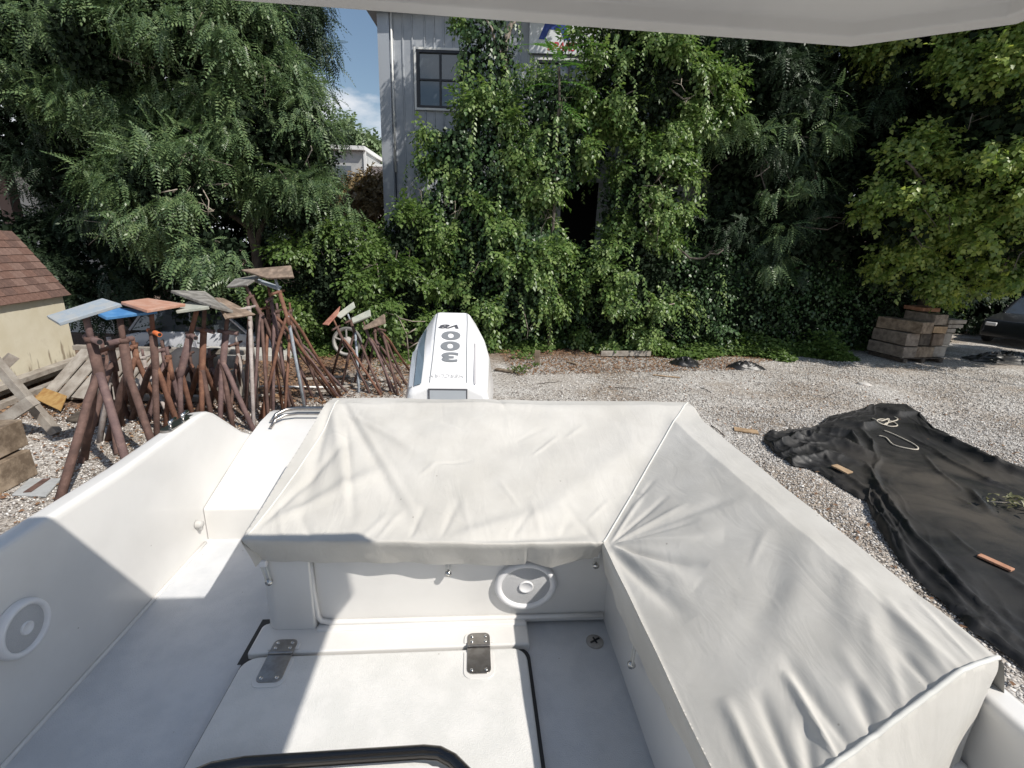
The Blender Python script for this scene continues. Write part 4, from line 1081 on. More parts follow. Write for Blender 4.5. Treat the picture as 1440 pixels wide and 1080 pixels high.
for sg, nm in ((-1, 'gunwale'), (1, 'gunwale')):
    b = MB(); rings = []
    for y, zt in ((-2.5, 1.92), (-1, 1.88), (0, 1.87), (1, 1.862), (1.8, 1.868), (2.1, 1.884), (2.3, 1.897), (2.37, 1.897), (2.41, 1.888), (2.46, 1.862), (2.52, 1.815), (2.72, 1.655), (2.86, 1.575), (3.0, 1.54)):
        if sg > 0 or True: rings.append(side_profile(sg, y, zt))
    b.loft(rings, closed=False, smooth=True)
    b.build(nm, gel, boat)
# bow
b = MB(); rings = []
for y, k, zz in ((-2.5, 1, 0), (-3.3, 0.9, 0.02), (-4.1, 0.66, 0.06), (-4.8, 0.3, 0.1), (-5.1, 0.02, 0.12)):
    pr = [(x * k, y, z + zz + (1 - k) * (0.25 if z < 1.2 else 0.03)) for x, _, z in side_profile(-1, y, 1.92)]
    pr2 = [(-x, y_, z) for x, y_, z in pr][::-1]
    rings.append(pr[1:] + pr2[:-1])
b.loft(rings, closed=False, smooth=True)
b.build('bow', gel, boat)
b = MB(); b.prism([(-1.22, -2.5), (1.22, -2.5), (1.1, -3.4), (.8, -4.1), (0.3, -4.8), (-0.3, -4.8), (-.8, -4.1), (-1.1, -3.4)], 1.9, 1.93); b.build('foredeck', nonskid, boat)
b = MB(); b.box((0, -2.5, 1.57), (2.44, 0.06, 0.7)); b.build('bulkhead', gel, boat)
# transom and swim platform
b = MB(); b.hexa([Vector(q) for q in ((-1.22, 2.9, .7), (1.22, 2.9, .7), (1.22, 2.98, .7), (-1.22, 2.98, .7), (-1.29, 2.95, 1.5), (1.29, 2.95, 1.5), (1.29, 3.02, 1.5), (-1.29, 3.02, 1.5))])
b.build('transom', gel, boat, 0.02)
# cockpit sole
b = MB(); b.box((0, -0.1, 1.235), (2.452, 4.8, 0.03)); b.build('cockpit_floor', floor_m, boat)
b = MB()
b.tube([(-1.219, y / 10, 1.253) for y in range(-10, 23)], 0.008, 8); b.build('floor_fillet', gel, boat)
# hatch platform
def rrect(x0, x1, y0, y1, r, n=6, which=(1, 1, 1, 1)):
    P = []
    for (cx, cy, a), on in zip(((x1 - r, y1 - r, 0), (x0 + r, y1 - r, 90), (x0 + r, y0 + r, 180), (x1 - r, y0 + r, 270)), which):
        if on:
            for k in range(n + 1):
                t = rad(a + 90 * k / n); P.append((cx + r * math.cos(t), cy + r * math.sin(t)))
        else:
            sx = 1 if a in (0, 270) else -1; sy = 1 if a in (0, 90) else -1
            P.append((cx + sx * r, cy + sy * r))
    return P
b = MB(); b.prism(rrect(-0.685, 0.362, 1.452, 1.60, 0.025, which=(1, 1, 0, 0)), 1.21, 1.288); b.build('hatch_coaming', gel, boat, 0.008)
b = MB(); b.prism(rrect(-0.697, 0.360, -0.7, 1.462, 0.05, which=(1, 0, 0, 0)), 1.2, 1.262)  # black sheet and strip stand in for shade in the hatch gap
b.box((-0.700, 1.55, 1.245), (0.036, 0.22, 0.012)); b.build('hatch_gap_shade', rubber, boat)
lid = MB(); lid.prism(rrect(-0.685, 0.345, -0.7, 1.437, 0.055, which=(1, 1, 0, 0)), 1.25, 1.288)
lid = lid.build('hatch_lid', nonskid, boat, 0.008)
# hinges with their raised bosses
def hinge(cx, nm='hinge'):
    b = MB()
    b.prism(rrect(cx - 0.056, cx + 0.056, 1.305, 1.42, 0.03, which=(0, 0, 1, 1)), 1.287, 1.2915)
    b.prism(rrect(cx - 0.056, cx + 0.056, 1.462, 1.512, 0.03, which=(1, 1, 0, 0)), 1.287, 1.2925)
    b.build('hinge_boss', gel, boat, 0.002)
    b = MB()
    b.prism(rrect(cx - 0.043, cx + 0.043, 1.322, 1.436, 0.02, which=(0, 0, 1, 1)), 1.290, 1.2955)
    b.prism(rrect(cx - 0.043, cx + 0.043, 1.448, 1.505, 0.02, which=(1, 1, 0, 0)), 1.291, 1.2965)
    b.tube([(cx - 0.043, 1.442, 1.297), (cx + 0.043, 1.442, 1.297)], 0.0065, 10)
    h = b.build(nm, steel_d, boat, 0.001)
    for sx in (-1, 1):
        for y in (1.337, 1.464, 1.488):
            s_ = MB(); s_.lathe([(0.0068, 0), (0.0068, 0.0015), (0.004, 0.003), (0.0005, 0.0034)], (cx + sx * 0.026, y, 1.2955 if y < 1.44 else 1.2965), n=12); s_.build('screw', steel, h)
hinge(-0.56); hinge(0.165)
# seat base: aft face, corner post, recessed panel, left end
sb = MB()
def arc(cx, cy, r, a0, a1, n=6): return [(cx + r * math.cos(rad(a0 + (a1 - a0) * k / n)), cy + r * math.sin(rad(a0 + (a1 - a0) * k / n))) for k in range(n + 1)]
post = arc(-0.61, 1.61, 0.05, 270, 180) + [(-0.66, 2.3), (-0.47, 2.3), (-0.47, 1.575), (-0.475, 1.56)]
sb.prism(post[::-1], 1.285, 1.66)
sb.hexa([Vector(q) for q in ((-0.47, 1.587, 1.262), (0.70, 1.587, 1.262), (0.70, 1.7, 1.262), (-0.47, 1.7, 1.262), (-0.47, 1.587, 1.70), (0.70, 1.587, 1.70), (0.70, 1.7, 1.70), (-0.47, 1.7, 1.70))])
sb.build('seat_base', gel, boat, 0.006)
b = MB()
b.tube([(-0.478, 1.577, 1.62), (-0.474, 1.577, 1.45), (-0.466, 1.577, 1.335), (-0.455, 1.577, 1.312), (-0.42, 1.577, 1.302), (0, 1.577, 1.300), (0.5, 1.577, 1.298), (0.68, 1.577, 1.298)], 0.011, 10)
b.build('panel_lip', gel, boat)
b = MB(); b.box((-0.055, 1.568, 1.279), (0.83, 0.05, 0.035)); b.build('base_rail', gel, boat, 0.01)
b = MB(); b.hexa([Vector(q) for q in ((0.69, 1.60, 1.25), (0.69, 0.66, 1.25), (1.22, 0.66, 1.25), (1.22, 1.60, 1.25), (0.685, 1.60, 1.70), (0.685, 0.66, 1.70), (1.22, 0.66, 1.70), (1.22, 1.60, 1.70))])
b.build('side_seat_base', gel, boat, 0.012)
b = MB(); b.box((0.35, 2.22, 1.76), (1.72, 0.16, 0.34)); b.box((1.17, 1.48, 1.76), (0.12, 1.3, 0.30)); b.build('backrest', gel, boat, 0.03)
# stern locker step on the left and platform behind the seat
b = MB(); rings = []
for y, z in ((2.232, 1.25), (2.232, 1.415), (2.236, 1.427), (2.25, 1.433), (2.5, 1.51), (2.75, 1.585), (2.95, 1.628), (3.1, 1.64), (3.17, 1.63), (3.2, 1.60), (3.2, 1.35)):
    rings.append([(-1.222 if y < 2.7 else -1.222 + 0.0 * y, y, z), (-0.5, y, z)])
b.loft([[r_[0], r_[1]] for r_ in rings], closed=False, smooth=False)
b.add([(-1.222, 3.2, 1.35), (-1.222, 3.2, 1.6), (-1.222, 3.1, 1.64), (-1.222, 2.75, 1.585), (-1.222, 2.5, 1.51), (-1.222, 2.5, 1.35)], [(0, 1, 2, 3, 4, 5)])
stp = b.build('stern_step', gel, boat, 0.0)
stp.data.polygons.foreach_set('use_smooth', [True] * len(stp.data.polygons))
b = MB(); b.box((0.40, 2.75, 1.5), (1.80, 0.6, 0.24)); b.box((-0.15, 3.0, 1.45), (0.6, 0.1, 0.3)); b.build('swim_platform', gel, boat, 0.03)
b = MB()
rr_ = [(-1.145, 2.93, 1.632), (-1.13, 2.98, 1.668), (-1.09, 3.03, 1.682), (-1.02, 3.055, 1.685), (-0.70, 3.06, 1.685), (-0.66, 3.04, 1.665), (-0.65, 3.0, 1.632)]
b.tube(rr_, 0.013, 10); b.build('stern_grab_rail', steel_d, boat)
b = MB(); b.tube([(p[0] + 0.02, p[1] - 0.07, p[2] - 0.012) for p in rr_], 0.010, 10); b.build('stern_grab_rail', steel_d, boat)
# cleat
b = MB()
b.prism(rrect(-1.298, -1.247, 2.12, 2.34, 0.02), 1.884, 1.896)
cl = b.build('cleat', steel_d, boat)
for y in (2.17, 2.27):
    b = MB(); b.tube([(-1.272, y, 1.89), (-1.272, y, 1.918), (-1.272, y + .045, 1.923)], 0.008, 8); b.build('horn', steel, cl)
# small fitting on the side wall
b = MB(); RY = Matrix.Rotation(rad(90), 3, 'Y')
b.lathe([(0.0, 0.03), (0.014, 0.028), (0.02, 0.018), (0.021, 0.0)], (-1.222, 2.16, 1.385), RY, 16)
b.lathe([(0.012, 0.0), (0.011, -0.02), (0.0, -0.034)], (-1.207, 2.16, 1.378), None, 12); b.build('wall_hook', cap_l, boat)
# drain cap
b = MB(); b.lathe([(0.034, 0), (0.034, 0.006), (0.030, 0.009), (0.0, 0.009)], (0.628, 1.485, 1.25), None, 28)
dc = b.build('drain_cap', cap_m, boat)
b = MB(); b.box((0.628, 1.485, 1.2605), (0.045, 0.006, 0.004), rz=0.5); b.box((0.628, 1.485, 1.2605), (0.006, 0.03, 0.004), rz=0.3); b.build('slot', rubber, dc)
# speakers
def speaker(c, rot, rx_=1.0, sc=1.0):
    b = MB(); R = rot @ Matrix.Diagonal((rx_, 1, 1))
    b.lathe([(0.112 * sc, 0.0), (0.112 * sc, 0.014), (0.106 * sc, 0.024), (0.098 * sc, 0.026), (0.09 * sc, 0.024), (0.087 * sc, 0.014)], c, R, 48)
    s_ = b.build('speaker', bezel_m, boat)
    b = MB(); b.lathe([(0.088 * sc, 0.014), (0.07 * sc, 0.019), (0.026 * sc, 0.020)], c, R, 48); b.build('grille', grille_m, s_)
    b = MB(); b.lathe([(0.026 * sc, 0.018), (0.026 * sc, 0.026), (0.022 * sc, 0.0265), (0.020 * sc, 0.024), (0.0, 0.024)], c, R, 28); b.build('centre_cap', bezel_m, s_)
speaker((0.352, 1.587, 1.455), Matrix.Rotation(rad(90), 3, 'X'), 1.12, 1.0)
speaker((-1.224, 1.265, 1.60), Matrix.Rotation(rad(90), 3, 'Y'), 1.0, 0.76)
# foreground rail with its panel
b = MB()
P_ = [(-0.70, 0.80, 1.335), (-0.68, 0.92, 1.335), (-0.64, 0.985, 1.335), (-0.58, 1.012, 1.335), (-0.50, 1.022, 1.335), (-0.2, 1.026, 1.335), (0.0, 1.028, 1.335), (0.045, 1.022, 1.335), (0.085, 1.0, 1.335), (0.13, .955, 1.335), (0.24, 0.82, 1.335), (.27, .6, 1.335)]
b.tube(P_, 0.0185, 14); b.tube([P_[0], (-0.70, 0.5, 1.335)], .0185, 14); b.build('grab_rail', rail_m, boat)
b = MB(); b.prism([(p[0] * .97, p[1] - 0.03) for p in P_[1:-1]][::-1] + [(-0.66, .4), (.24, .4)][::1], 1.30, 1.325); b.build('rail_panel', gel, boat)
# hardtop over the cockpit
def tp(d, z):     # outline of the hardtop inset by d, bow behind the camera
    h = 0.745
    return [(-0.855 + d, -1.6 + d, z), (0.855 - d, -1.6 + d, z), (0.83 - d, 0.655 - d * 0.5, z), (0.68 - d * 0.75, h + 0.01 - d, z), (-0.68 + d * 0.75, h + 0.01 - d, z), (-0.83 + d, 0.655 - d * 0.5, z)]
b = MB()
b.loft([tp(0.115, 3.105), tp(0.10, 3.105), tp(0.088, 3.082), tp(0.040, 3.066), tp(0.034, 3.05), tp(0.004, 3.05), tp(0.0, 3.054), tp(0.0, 3.075), tp(0.004, 3.095), tp(0.05, 3.13), tp(0.25, 3.15)], closed=True)
n0 = len(b.v)
b.f.append(tuple(range(n0 - 6, n0))); b.mi.append(0); b.sm.append(False)
b.f.append(tuple(range(5, -1, -1))); b.mi.append(0); b.sm.append(False)
b.build('hardtop', canopy_m, boat, 0.003, 2)
for sx in (-1, 1):
    b = MB(); b.tube([(sx * 0.76, -0.5, 3.07), (sx * 0.80, -0.6, 2.2), (sx * 0.80, -0.75, 1.25)], 0.024, 12); b.build('hardtop_post', steel, boat)
    b = MB(); b.tube([(sx * 0.76, -1.35, 3.07), (sx * 0.80, -1.4, 2.2), (sx * 0.80, -1.4, 1.25)], 0.024, 12); b.build('hardtop_post', steel, boat)
b = MB(); b.hexa([Vector(q) for q in ((-.5, -1.9, 1.25), (.5, -1.9, 1.25), (.5, -1.1, 1.25), (-.5, -1.1, 1.25), (-.45, -1.8, 2.2), (.45, -1.8, 2.2), (.45, -1.25, 2.1), (-.45, -1.25, 2.1))]); b.build('console', gel, boat, 0.03)

# ================================================================== OUTBOARD MOTOR
om = thing('outboard_motor', (-0.13, 0, 0), 'white V8 300 outboard motor on the boat stern', 'outboard motor', rz=YAW)
mw = mk('white engine paint', (0.78, 0.78, 0.78), rough=0.25, coat=0.5)
mg = mk('light grey engine paint', (0.42, 0.45, 0.48), rough=0.3, coat=0.4)
mdg = mk('blue grey engine panel', (0.15, 0.20, 0.24), rough=0.3, coat=0.4)
ink = mk('grey decal', (0.20, 0.21, 0.22), rough=0.4)
ink2 = mk('dark decal', (0.08, 0.08, 0.09), rough=0.4)
OX = -0.025
St = [  # y, top half width, top z, shoulder half width, shoulder z, side half width, side z, bottom z
    (2.905, 0.128, 1.885, 0.235, 1.835, 0.275, 1.70, 1.25),
    (2.93, 0.130, 1.905, 0.250, 1.862, 0.285, 1.70, 1.20),
    (3.12, 0.126, 2.01, 0.262, 1.935, 0.300, 1.74, 1.10),
    (3.32, 0.126, 2.115, 0.275, 2.0, 0.312, 1.78, 1.08),
    (3.50, 0.126, 2.205, 0.250, 2.07, 0.285, 1.80, 1.10),
    (3.62, 0.122, 2.26, 0.190, 2.16, 0.225, 1.85, 1.16),
    (3.665, 0.110, 2.262, 0.135, 2.20, 0.150, 1.88, 1.25)]
b = MB(); rings = []
for y, a, za, s_, zs, c_, zc, zb in St:
    rings.append([(OX - a, y, za), (OX + a, y, za), (OX + s_, y, zs), (OX + c_, y, zc), (OX + c_ * 0.85, y, zb), (OX - c_ * 0.85, y, zb), (OX - c_, y, zc), (OX - s_, y, zs)])
b.loft(rings, closed=True, cap=True)
cowl = b.build('cowling', mw, om, 0.022, 4)
def on_deck(u, y, lift=0.003):   # point on the sloping top deck
    for i in range(len(St) - 1):
        if St[i][0] <= y <= St[i + 1][0]:
            t = (y - St[i][0]) / (St[i + 1][0] - St[i][0]); return Vector((OX + u, y, St[i][2] * (1 - t) + St[i + 1][2] * t + lift))
    return Vector((OX + u, y, 2.26))
for sg in (-1, 1):
    b = MB()
    for i in range(1, len(St) - 1):
        if i >= 5: break
        a = on_deck(sg * (St[i][1] - 0.012), St[i][0]); c = on_deck(sg * (St[i + 1][1] - 0.012), St[i + 1][0]); e = Vector((0.0028, 0, 0))
        b.add([a - e, a + e, c + e, c - e], [(0, 1, 2, 3)])
    b.build('deck_seam', ink, cowl)
# front cover below the deck edge
b = MB()
b.hexa([Vector(q) for q in ((OX - .118, 2.895, 1.45), (OX + .118, 2.895, 1.45), (OX + .118, 2.91, 1.45), (OX - .118, 2.91, 1.45), (OX - .118, 2.897, 1.868), (OX + .118, 2.897, 1.868), (OX + .118, 2.912, 1.868), (OX - .118, 2.912, 1.868))])
b.build('front_cover', mg, om, 0.004)
b = MB(); b.box((OX, 2.9005, 1.67), (0.248, 0.006, 0.41)); b.build('cover_gap', ink2, om)
# side inserts
b = MB()
def sh_pt(i, f, lift=0.010):
    y, a, za, s_, zs, c_, zc, zb = St[i]
    A = Vector((OX - a, y, za)); B = Vector((OX - s_, y, zs)); n_ = Vector((-(za - zs), 0, (s_ - a))).normalized()
    return A.lerp(B, f) + n_ * lift
b.add([sh_pt(1, .32), sh_pt(2, .30), sh_pt(3, .34), sh_pt(4, .40), sh_pt(4, .62), sh_pt(3, .66), sh_pt(2, .68), sh_pt(1, .70)], [(0, 1, 6, 7), (1, 2, 5, 6), (2, 3, 4, 5)])
b.build('dark_side_insert', mdg, cowl)
b = MB(); b.add([sh_pt(1, .74), sh_pt(2, .72), sh_pt(3, .70), sh_pt(3, .92), sh_pt(2, .97), sh_pt(1, .97)], [(0, 1, 4, 5), (1, 2, 3, 4)]); b.build('grey_side_insert', mg, cowl)
b = MB()
def sr_pt(i, f, lift=0.009):
    y, a, za, s_, zs, c_, zc, zb = St[i]
    A = Vector((OX + a, y, za)); B = Vector((OX + s_, y, zs)); n_ = Vector(((za - zs), 0, (s_ - a))).normalized()
    return A.lerp(B, f) + n_ * lift
b.add([sr_pt(1, .28), sr_pt(2, .26), sr_pt(3, .24), sr_pt(3, .30), sr_pt(2, .35), sr_pt(1, .38)], [(0, 1, 4, 5), (1, 2, 3, 4)]); b.build('right_slot', mk('pale grey slot', (0.42, 0.41, 0.42), rough=.4), cowl)
# decals: letters face aft, so they read upside down from the cockpit
slope = math.atan2(2.205 - 1.905, 3.50 - 2.93)
def deckmat(u, y): return Matrix.Translation(on_deck(u, y, 0.004)) @ Matrix.Rotation(slope, 4, 'X') @ Matrix.Rotation(math.pi, 4, 'Z')
for ch, y in (('3', 3.15), ('0', 3.255), ('0', 3.36)):
    text_mesh('numeral', ch, 0.128, ink, cowl, deckmat(0.0, y) @ Matrix.Diagonal((2.0, 1.0, 1, 1)), 0.0008, bold=0.005)
text_mesh('lettering', 'V8', 0.072, ink2, cowl, deckmat(0.0, 3.455) @ Matrix.Diagonal((1.9, 0.85, 1, 1)), 0.0008, shear=0.3, bold=0.002)
text_mesh('lettering', 'MERCURY', 0.040, mk('faint silver decal', (0.50, 0.50, 0.50), rough=.3), cowl, deckmat(-0.005, 2.985) @ Matrix.Diagonal((1.25, 1, 1, 1)), 0.0008, shear=0.25)
b = MB(); b.hexa([Vector(q) for q in ((OX - .09, 3.0, .75), (OX + .09, 3.0, .75), (OX + .09, 3.4, .75), (OX - .09, 3.4, .75), (OX - .14, 2.98, 1.3), (OX + .14, 2.98, 1.3), (OX + .14, 3.5, 1.3), (OX - .14, 3.5, 1.3))]); b.build('midsection', mw, om, 0.03)
b = MB(); b.hexa([Vector(q) for q in ((OX - .03, 3.05, .2), (OX + .03, 3.05, .2), (OX + .03, 3.3, .2), (OX - .03, 3.3, .2), (OX - .07, 3.02, .8), (OX + .07, 3.02, .8), (OX + .07, 3.42, .8), (OX - .07, 3.42, .8))])
b.lathe([(0.0, 0), (.05, .05), (.065, .2), (.06, .4), (.03, .5)], (OX, 2.98, .38), Matrix.Rotation(rad(-90), 3, 'X'), 18)
b.box((OX, 3.25, .62), (.26, .5, .02)); b.build('gearcase', mw, om, 0.01)
for k in range(3):
    b = MB(); a = k * 2.094
    c_, s_ = math.cos(a), math.sin(a)
    b.hexa([Vector((OX + q[0] * c_ - q[2] * s_, q[1], .38 + q[0] * s_ + q[2] * c_)) for q in ((.03, 3.46, -.04), (.18, 3.42, -.07), (.18, 3.43, -.07), (.03, 3.47, -.04), (.03, 3.50, .04), (.18, 3.52, .07), (.18, 3.53, .07), (.03, 3.51, .04))])
    b.build('propeller_blade', steel, om)

# ================================================================== SEAT COVER
cv = thing('seat_cover', (-0.13, 0, 0), 'pale grey canvas cover stretched over the L-shaped stern seat', 'boat cover', rz=YAW)
pA, pB = Vector((-0.57, 2.33)), Vector((1.275, 2.30))
pC, pV = Vector((-0.672, 1.50)), Vector((0.612, 1.455))
pW, pE = Vector((0.636, 0.56)), Vector((1.235, 0.70))
def base_z(x, y):
    za = 1.715 + max(0, (y - 1.455)) * (0.285 / 0.80)
    zr = 1.728 + max(0, (x - 0.632)) * (0.225 / 0.48)
    za = min(za, 1.995); zr = min(zr, 1.958)
    # smooth max
    k = 0.02; h = max(k - abs(za - zr), 0) / k
    return max(za, zr) + h * h * k * 0.25
FOLDS = [  # (x0,y0,x1,y1,width,amp) in plan
    (1.10, 1.22, 0.78, 0.78, 0.045, -0.009), (1.16, 1.18, 0.86, 0.78, 0.05, 0.011), (1.02, 1.02, 0.70, 0.72, 0.05, 0.012), (1.14, 1.0, 0.98, 0.74, 0.04, 0.014),
    (1.14, 0.90, 1.05, 0.70, 0.022, -0.010), (1.08, 0.86, 0.98, 0.68, 0.02, 0.010), (1.17, 0.86, 1.12, 0.69, 0.02, 0.008),
    (0.63, 1.43, 0.80, 1.12, 0.026, 0.012), (0.63, 1.40, 0.74, 1.02, 0.024, -0.010), (0.64, 1.44, 0.95, 1.27, 0.03, 0.009), (0.64, 1.45, 1.1, 1.42, 0.025, -0.007), (0.64, 1.42, 0.86, 1.18, .016, -.008),
    (-0.50, 2.28, -0.02, 1.50, 0.020, 0.010), (-0.45, 2.1, -0.30, 1.55, 0.016, -0.008), (-0.3, 2.26, 0.9, 2.2, 0.03, 0.006), (-0.5, 2.2, -0.1, 1.9, .014, .007), (-0.52, 2.28, -0.05, 1.52, 0.04, -0.014), (-0.50, 2.28, 0.30, 1.56, 0.055, 0.012), (-0.54, 2.2, -0.32, 1.6, 0.03, 0.012), (-0.50, 2.30, 0.5, 1.9, 0.05, -0.008),
    (-0.56, 2.25, -0.50, 1.6, 0.028, -0.012), (-0.62, 1.56, -0.2, 1.85, 0.035, 0.010), (-0.64, 1.54, -0.42, 2.0, .02, -.008), (0.05, 1.50, 0.55, 1.62, 0.04, 0.010), (0.1, 1.48, 0.6, 1.50, 0.02, -0.008),
    (0.2, 1.95, 0.9, 2.1, 0.12, -0.010), (-0.1, 2.0, 0.3, 2.2, 0.1, 0.008), (0.4, 1.6, 1.0, 2.05, 0.06, .006)]
_r = random.Random(41)
for _i in range(13):      # puckers along the end seam
    _t = 0.12 + 0.84 * _i / 12 + _r.uniform(-.02, .02); _q = pW * (1 - _t) + pE * _t
    FOLDS.append((_q.x + _r.uniform(-.01, .01), _q.y - 0.01, _q.x + _r.uniform(0.0, .07), _q.y + _r.uniform(.08, .24), _r.uniform(.009, .016), _r.choice((-1, 1)) * _r.uniform(.006, .012)))
for _i in range(16):      # small creases scattered over the cloth
    _x = _r.uniform(-.5, 1.1); _y = _r.uniform(1.5, 2.25) if _x < .6 else _r.uniform(.75, 2.0); _a = _r.uniform(0, 3.14); _l = _r.uniform(.08, .25)
    FOLDS.append((_x, _y, _x + _l * math.cos(_a), _y + _l * math.sin(_a), _r.uniform(.008, .014), _r.choice((-1, 1)) * _r.uniform(.002, .005)))
for _i in range(12):      # pulls at the front hem and the inner corner
    _x = -.62 + 1.2 * _i / 11 + _r.uniform(-.03, .03)
    FOLDS.append((_x, 1.49, _x + _r.uniform(-.10, .10), 1.49 + _r.uniform(.08, .22), _r.uniform(.010, .018), _r.choice((-1, 1)) * _r.uniform(.002, .005)))
for _i in range(7):
    _a = rad(-72 + 20 * _i); FOLDS.append((.635, 1.445, .635 + .3 * math.cos(_a), 1.445 + .3 * math.sin(_a), .012, (-1) ** _i * .006))
FB = [(min(f[0], f[2]) - 3 * f[4], max(f[0], f[2]) + 3 * f[4], min(f[1], f[3]) - 3 * f[4], max(f[1], f[3]) + 3 * f[4]) for f in FOLDS]
def folds(x, y):
    d = 0.0
    for (x0, y0, x1, y1, w_, a), q_ in zip(FOLDS, FB):
        if x < q_[0] or x > q_[1] or y < q_[2] or y > q_[3]: continue
        dx, dy = x1 - x0, y1 - y0; L2 = dx * dx + dy * dy
        t = ((x - x0) * dx + (y - y0) * dy) / L2
        if t < -0.15 or t > 1.15: continue
        tt = min(1, max(0, t)); q = math.hypot(x - x0 - dx * tt, y - y0 - dy * tt)
        ww = w_ * (0.5 + 0.75 * tt)
        if q > ww * 3: continue
        f = math.exp(-(q / ww) ** 2) * (1 - abs(2 * min(1, max(0, t)) - 1) ** 3)
        d += a * f * (0.5 if x0 > 0.95 else 1.2)
    return d
def cz(x, y):
    return base_z(x, y) + folds(x, y) + 0.006 * noise.noise(Vector((x * 3.2, y * 3.2, 1))) + 0.003 * noise.noise(Vector((x * 11, y * 8, 4)))
N1, N2 = 190, 150
b = MB()
def patch(c00, c10, c11, c01, nu, nv, close_s=None):
    vs = []
    for j in range(nv + 1):
        for i in range(nu + 1):
            s_, t = i / nu, j / nv
            p = c00 * (1 - s_) * (1 - t) + c10 * s_ * (1 - t) + c11 * s_ * t + c01 * (1 - s_) * t
            vs.append((p.x, p.y, cz(p.x, p.y)))
    fs = [(j * (nu + 1) + i, j * (nu + 1) + i + 1, (j + 1) * (nu + 1) + i + 1, (j + 1) * (nu + 1) + i) for j in range(nv) for i in range(nu)]
    b.add(vs, fs, True)
patch(pC, pV, pB, pA, N1, N2)                 # aft part
patch(pV, pW, pE, pB, N1, N2)                 # side part: v runs outwards
def skirt(p0, p1, n, drop, flare, m=10, wav=0.0, seed=0, z0=None, gather=1.0):
    """hanging edge: p0->p1 on the cover boundary; drop(t) depth; flare(t) outward shift vector"""
    vs = []
    for j in range(m + 1):
        for i in range(n + 1):
            t = i / n; s_ = j / m; p = p0 * (1 - t) + p1 * t
            z = cz(p.x, p.y); d = drop(t); fl = flare(t)
            wv = wav * math.sin(t * 38 * gather + seed + 1.5 * noise.noise(Vector((t * 5, 0, seed)))) * s_ + wav * 1.6 * s_ * noise.noise(Vector((t * 7, s_ * 2, seed)))
            nrm = Vector((p1.y - p0.y, -(p1.x - p0.x))).normalized()
            # round the edge over
            e = math.sin(min(1, s_ * 4) * math.pi / 2) * 0.010
            q = p + nrm * (e + wv * s_) + fl * s_
            vs.append((q.x, q.y, z - d * (s_ ** 1.15)))
    fs = [(j * (n + 1) + i, (j + 1) * (n + 1) + i, (j + 1) * (n + 1) + i + 1, j * (n + 1) + i + 1) for j in range(m) for i in range(n)]
    b.add(vs, fs, True)
V2 = Vector
def front_drop(t):
    if t < 0.05: return 0.125
    if t > 0.78: return 0.145 - 0.05 * abs((t - 0.86) / 0.14)
    return 0.125 + 0.01 * t
skirt(pC, pV, 190, front_drop, lambda t: V2((0.04 * (1 - t), 0.06)), wav=0.003, seed=1)
skirt(pV, pW, 80, lambda t: 0.13 + 0.03 * math.sin(t * 5), lambda t: V2((0.030, 0)), wav=0.003, seed=2)
skirt(pW, pE, 80, lambda t: 0.66 if t < .93 else 0.66 - 7 * (t - .93), lambda t: V2((0.03 - .06 * t, -0.14 * math.sin(math.pi * min(1, t * .9 + .1)))), m=24, wav=0.009, seed=3)
skirt(pE, pB, 80, lambda t: 0.11, lambda t: V2((0.045, 0)), wav=0.003, seed=4)
skirt(pB, pA, 80, lambda t: 0.22, lambda t: V2((0, 0.05)), wav=0.004, seed=5)
skirt(pA, pC, 60, lambda t: 0.24 - 0.125 * t, lambda t: V2((-0.01 + .055 * t, 0)), wav=0.006, seed=6)
cm_o = b.build('canvas', cover_m, cv)
bm_ = bmesh.new(); bm_.from_mesh(cm_o.data); bmesh.ops.remove_doubles(bm_, verts=bm_.verts, dist=0.0012); bmesh.ops.recalc_face_normals(bm_, faces=bm_.faces); bm_.to_mesh(cm_o.data); bm_.free()
def seam(p0, p1, n, lift=0.003, r_=0.004, sag=0.0, off=Vector((0, 0))):
    q = []
    for i in range(n + 1):
        t = i / n; p = p0 * (1 - t) + p1 * t + off * math.sin(t * math.pi)
        q.append((p.x, p.y, cz(p.x, p.y) + lift))
    s_ = MB(); s_.tube(q, r_, 6); s_.build('seam', seam_m, cv)
seam(pV, pB, 60, 0.0015, 0.0035); seam(pW, pE, 60, 0.002, 0.0055, off=V2((0, 0.0))); seam(pA + V2((.035, -.03)), pC + V2((.012, .01)), 50, 0.001, 0.0035, off=V2((0.03, 0)))
# tie-down hooks with bungee loops
def tie(x, y, z, l, lean=0.0, dx=0.0, nrm=(0, -1, 0)):
    n_ = Vector(nrm); p = Vector((x, y, z)); s_ = Vector((n_.y, -n_.x, 0))
    b = MB(); b.box(p + n_ * 0.009, (0.028, 0.020, 0.026)) if abs(n_.y) > .5 else b.box(p + n_ * 0.009, (0.020, 0.028, 0.026))
    h = b.build('tie_hook', bezel_m, cv, 0.003)
    e = p + Vector((dx, 0, -l)) + n_ * (0.008 + lean)
    b = MB(); b.tube([p + n_ * 0.014 + s_ * 0.008, e + s_ * 0.007], 0.0038, 6); b.tube([p + n_ * 0.014 - s_ * 0.008, e - s_ * 0.007], 0.0038, 6); b.build('bungee_loop', seam_m, h)
    b = MB(); b.lathe([(0.0, -0.008), (0.012, -0.006), (0.013, 0.006), (0.0, 0.011)], e, Matrix.Rotation(rad(90), 3, 'X'), 12); b.build('stud', steel, h)
tie(-0.632, 1.556, 1.605, 0.085, 0, 0.012); tie(0.045, 1.572, 1.60, 0.065, 0.008); tie(0.625, 1.575, 1.60, 0.045, 0.01); tie(0.672, 1.18, 1.56, 0.10, 0.008, 0.0, (-1, 0, 0))
# clear tape repairs
b = MB()
for x0, y0, x1, y1, w_ in ((-0.13, 1.50, -0.03, 1.44, 0.035),):
    pass

